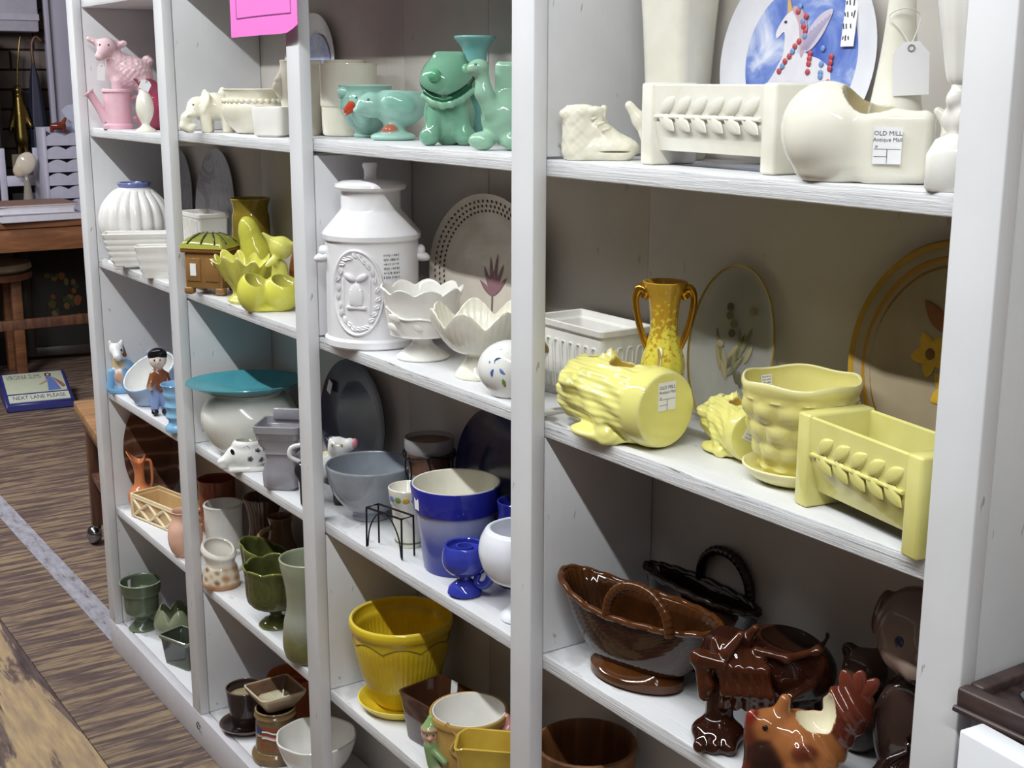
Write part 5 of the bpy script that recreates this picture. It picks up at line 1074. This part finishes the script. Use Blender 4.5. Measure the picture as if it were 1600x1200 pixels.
# rolling cart behind the shelving end
WT = wood('#a07850', '#7c5a3c', (20, 2, 20), 2, .5); WDK = wood('#6a4632', '#452c22', (20, 20, 3), 2, .45)
t = thing('rolling_cart', 'wooden rolling cart with ball casters beyond the end of the shelving', 'cart', (-.585, .325, 0), R(-8))
obj('top', boxm(.46, .44, .03, .004), WT, t, (0, .03, .43)); obj('upper_box', boxm(.40, .36, .09, .004), WT, t, (0, .06, .49))
obj('apron', boxm(.42, .40, .05, .003), WDK, t, (0, .03, .39)); obj('lower_shelf', boxm(.40, .38, .02, .003), WDK, t, (0, .03, .22))
for sx in (-1, 1):
    for sy in (-1, 1):
        lg = obj('leg', boxm(.034, .034, .33, .004), WDK, t, (sx*.19, .03+sy*.18, .225))
        c = obj('caster', ellm((0, 0, .030), (.027, .024, .029)), plain('#a5a6ad', .18, 1.0), t, (sx*.19+.0, .03+sy*.18-.012, 0)); obj('caster_fork', lathe([(0, 0), (.014, 0), (.014, .016), (.006, .022), (0, .022)], 20), plain('#8a8b92', .2, 1.0), c, (0, .008, .048))
# counter sign on the floor
t = thing('counter_sign', 'blue framed counter sign reading NEXT LANE PLEASE lying on the floor', 'sign', (-2.76, .525, 0), R(-82))
t.rotation_euler = (0, 0, R(82))
BLF = plain('#2f3270', .4)
obj('case', xf(prismm([(-.16, 0), (.16, 0), (.16, .105), (-.16, .034)], -.14, .14, .005), rot=(0, 0, R(90))), BLF, t)
bz = obj('face', boxm(.250, .296, .004, .001), plain('#b8bda6', .35, var=.06), t, (0, 0, .0705), (math.atan2(.071, .32), 0, 0))
def fitted(s_, w_, h_, m_, loc_):
    me = textm(s_, .04); xs = [v.co.x for v in me.vertices]; ys = [v.co.y for v in me.vertices]
    return obj('lettering', xf(me, (0, 0, 0), (0, 0, 0), (w_/(max(xs)-min(xs)), h_/(max(ys)-min(ys)), 1)), m_, bz, loc_)
obj('band', boxm(.250, .068, .0015), plain('#c9ccbe', .4), bz, (0, -.112, .0025)); obj('divider_line', boxm(.256, .010, .003), BLF, bz, (0, -.072, .0022))
fitted('NEXT LANE PLEASE', .215, .036, INK, (0, -.112, .0036)); fitted('VIRGINIA SLIMS', .145, .046, plain('#5c5c50', .6, var=0), (-.040, .104, .0024))
def flatp(poly, c, z): 
    me = prismm(poly, -.0004, .0004); return obj('printed_figure', me, plain(c, .5, var=0), bz, (0, 0, z), (R(-90), 0, 0))
f2 = lambda pts: pts
flatp(f2([(.050, .092), (.072, .094), (.086, .040), (.100, -.052), (.046, -.056), (.052, .02)]), '#5a6ea6', .003); flatp(f2([(.052, .096), (.048, .122), (.062, .132), (.078, .120), (.074, .096)]), '#4a2f2a', .0034)
flatp(f2([(.076, .09), (.112, .02), (.122, -.02), (.108, -.03), (.094, .02)]), '#8a5a5a', .0036); flatp(f2([(.050, .060), (.020, .022), (.014, .014), (.026, .016), (.056, .044)]), '#b58a74', .0036); flatp(f2([(.058, .100), (.058, .118), (.068, .118), (.068, .100)]), '#c9a08a', .0042)
# long table
TX = -3.0
t = thing('long_table', 'long wooden work table with deep apron and low stretcher', 'table', (TX-.30, .60, 0), 0)
WTB = wood('#8a5c3c', '#6a432c', (20, 2, 12), 2, .45)
obj('top', boxm(.62, 1.9, .03, .003), WTB, t, (0, 0, .757)); obj('apron', boxm(.03, 1.86, .105, .003), WTB, t, (.285, 0, .689)); obj('apron', boxm(.03, 1.86, .105, .003), WTB, t, (-.285, 0, .689))
obj('stretcher', boxm(.03, 1.84, .045, .003), WDK, t, (.27, 0, .305))
for sx in (-1, 1):
    for sy in (-1, 1): obj('leg', boxm(.07, .07, .74, .006), WDK, t, (sx*.255, sy*.885, .3705))
t = thing('stool', 'wooden stool with worn pale cushion under the long table', 'stool', (-3.42, .52, 0), 0)
obj('cushion', lathe([(0, 0), (.15, 0), (.185, .02), (.18, .045), (.10, .062), (0, .064)], 40), plain('#b5a892', .9, var=.4, scale=12), t, (0, 0, .500)); obj('seat', lathe([(0, 0), (.18, 0), (.185, .015), (.18, .03), (0, .03)], 36), WTB, t, (0, 0, .47))
for a in range(4): obj('leg', boxm(.05, .05, .47, .006), WTB, t, (.12*math.cos(a*1.57+.78), .12*math.sin(a*1.57+.78), .235))
t = thing('flower_painting', 'dark framed flower painting leaning against the far wall', 'painting', (-3.64, .91, .02), R(90))
t.rotation_euler = (R(-9), 0, R(80))
obj('canvas', boxm(.32, .012, .56, .001), plain('#2a2722', .5, var=.4, scale=10), t, (0, .0, .31))
for sx in (-1, 1): obj('frame_side', boxm(.055, .03, .62, .005), plain('#332a26', .4), t, (sx*.180, 0, .31))
for z_ in (.025, .595): obj('frame_rail', boxm(.31, .03, .05, .005), plain('#332a26', .4), t, (0, 0, z_))
g = random.Random(2)
for k in range(26): obj('painted_bloom', ellm((0, 0, 0), (g.uniform(.012, .022), .002, g.uniform(.012, .024)), 8, 5), plain(g.choice(['#6f6a3c', '#a8673c', '#4f5a3a', '#8a8a5a', '#9a7a4a']), .6), t, (g.uniform(-.07, .07), -.0065, .30+g.uniform(-.13, .12)))
# things on the table
def bookthing(label, x, y, z, L, Wd, Hh, rz, c, pg='#cfccd4'):
    t = thing('book', label, 'book', (x, y, z), R(rz), 'books piled on the long table')
    obj('pages', boxm(L-.008, Wd-.01, Hh-.006), plain(pg, .8), t, (.002, 0, Hh/2)); obj('cover', joinm([boxm(L, Wd, .003, 0, (0, 0, .0015)), boxm(L, Wd, .003, 0, (0, 0, Hh-.0015)), boxm(.003, Wd, Hh, 0, (-L/2, 0, Hh/2))]), plain(c, .6), t)
bookthing('wide grey book lying at the bottom of the table pile', -3.11, .655, .7724, .28, .36, .034, 4, '#9a98a8'); bookthing('white paged book in the middle of the table pile', -3.12, .65, .8066, .26, .34, .028, -3, '#d8d6de'); bookthing('brown covered book on top of the table pile', -3.13, .65, .8348, .26, .36, .012, 2, '#8a6a5e')
t = thing('draped_cloth', 'crumpled lilac grey cloth bundle before the scalloped rack', 'cloth', (-3.09, 1.0, .7745), 0)
V, F = [], []; n = 26
for i in range(n+1):
    for j in range(n+1):
        x_, y_ = (i/n-.5), (j/n-.5); rr = math.hypot(x_*2, y_*2); V.append((x_*.24, y_*.26, max(.001, .062*(1-rr**2)*(1+.3*math.sin(9*x_+5*y_))+.010*math.sin(22*x_-14*y_)+.006*math.sin(31*y_+9*x_))))
for i in range(n):
    for j in range(n): a = i*(n+1)+j; F.append((a, a+n+1, a+n+2, a+1))
obj('fold', mk(V, F, 0), plain('#b0aec2', .8), t).modifiers.new('thick', 'SOLIDIFY').thickness = .002
t = thing('scalloped_rack', 'lilac white tiered rack with scalloped shelf fronts', 'rack', (-3.37, .925, .7722), R(90)); MRK = plain('#b6b3c4', .5)
for s in (-1, 1): obj('side', boxm(.016, .12, .40, .002), MRK, t, (s*.138, 0, .2))
obj('back', boxm(.26, .008, .40), MRK, t, (0, .05, .2))
for k in range(6):
    z_ = .028+k*.062; obj('shelf', boxm(.26, .10, .006), MRK, t, (0, -.005, z_-.02))
    top_ = []; m_ = 3
    for i in range(m_*8+1): u = i/(m_*8); top_.append((.13-.26*u, z_+.020+.016*abs(math.sin(u*m_*math.pi))))
    obj('scalloped_front', prismm([(-.13, z_-.022), (.13, z_-.022)]+top_, -.004, .004), MRK, t, (0, -.058, 0))
t = thing('seashell', 'pale fan seashell leaning on the scalloped rack', 'shell', (-3.37, .735, .99), R(90))
t = None
for o_ in [o_ for o_ in bpy.data.objects if o_.name.startswith('seashell')]: bpy.data.objects.remove(o_)
def trinket(name, label, cat, x, y, z, build): 
    t = thing(name, label, cat, (x, y, z), face(x, y)); build(t)
ZR = .7722+.4003
trinket('red_figurine', 'dark red carved animal figurine on top of the scalloped rack', 'figurine', -3.37, .87, ZR-.026+.0, lambda t: Fig(.008).e((0, 0, .03), (.034, .016, .018), '#6a2f24').c((-.028, 0, .03), (-.03, 0, .003), .010, .009, '#6a2f24').c((.024, 0, .03), (.026, 0, .003), .010, .009, '#6a2f24').c((.02, 0, .04), (.034, 0, .064), .011, .007, '#7a3a2c').build('body', PV, t, 40))
trinket('paper_fan', 'folded white paper fan standing on the scalloped rack', 'fan', -3.38, .965, ZR-.026, lambda t: obj('leaf', prismm([(-.012, 0), (.012, 0), (.07, .10), (.045, .125), (.0, .132), (-.045, .125), (-.07, .10)], -.004, .004), plain('#a9adc0', .7), t))
trinket('white_seashell', 'pale seashell hanging at the left edge of the scalloped rack', 'shell', -3.40, .715, .7724, lambda t: Fig(.008).c((0, 0, .004), (0, 0, .16), .03, .012, '#8a8478').e((0, 0, .23), (.045, .022, .058), '#c2b8a8', (0, 25, 0)).e((-.03, -.004, .2), (.03, .018, .035), '#b8aa98').build('body', PV, t, 50))
t = thing('white_basket_frame', 'lilac white wicker side frame standing behind the books', 'frame', (-3.50, .72, .7722), R(90))
obj('side', boxm(.03, .02, .30, .003), MRK, t, (-.09, 0, .15)); obj('side', boxm(.03, .02, .30, .003), MRK, t, (.07, 0, .15)); obj('rail', boxm(.13, .018, .05, .003), MRK, t, (-.01, 0, .145)); obj('picture', boxm(.06, .01, .09), plain('#6e6657', .7, var=.4), t, (-.01, .006, .225))
# hanging on the far wall
t = thing('brass_ornament', 'brass figure ornament hanging on the far brick wall', 'ornament', (-3.85, .815, .98), R(75)); BR = plain('#8a7440', .3, .9)
Fig(.01).c((0, 0, .32), (0, 0, .12), .022, .034, '#ffffff').e((0, 0, .36), (.022, .02, .026), '#ffffff').c((-.02, 0, .28), (-.05, -.01, .16), .012, .01, '#ffffff').c((.02, 0, .28), (.05, -.01, .18), .012, .01, '#ffffff').c((-.012, 0, .12), (-.018, 0, .01), .014, .012, '#ffffff').c((.014, 0, .12), (.02, 0, .01), .014, .012, '#ffffff').build('figure', BR, t, 50)
tube('hanger', [(0, .02, .38), (.01, .04, .50), (.03, .05, .62)], .004, BR, t)
t = thing('dark_umbrella', 'dark blue folded umbrella hanging beside the white column', 'umbrella', (-3.87, .905, .78), R(80))
obj('canopy', lathe([(.004, .70), (.02, .62), (.036, .45), (.042, .30), (.034, .14), (.014, .06), (.006, 0)], 20, ribs(6, .12)), plain('#23263c', .6), t); tube('handle', [(0, 0, .69), (0, 0, .78), (.02, 0, .82), (.045, 0, .80)], .008, WDK, t)
t = thing('dark_cupboard', 'dark wooden cupboard edge at the far left', 'cupboard', (-3.80, .40, 0), 0)
obj('body', boxm(.32, .56, 1.60, .006), plain('#221c1e', .5, var=.3), t, (0, 0, .801)); obj('door', boxm(.02, .25, 1.45, .004), plain('#2a2223', .5), t, (.17, .14, .86)); obj('door', boxm(.02, .25, 1.45, .004), plain('#2a2223', .5), t, (.17, -.14, .86))
for z_ in (.9, 1.2): obj('knob', ellm((0, 0, 0), (.012, .012, .012)), BR, t, (.185, .04, z_))
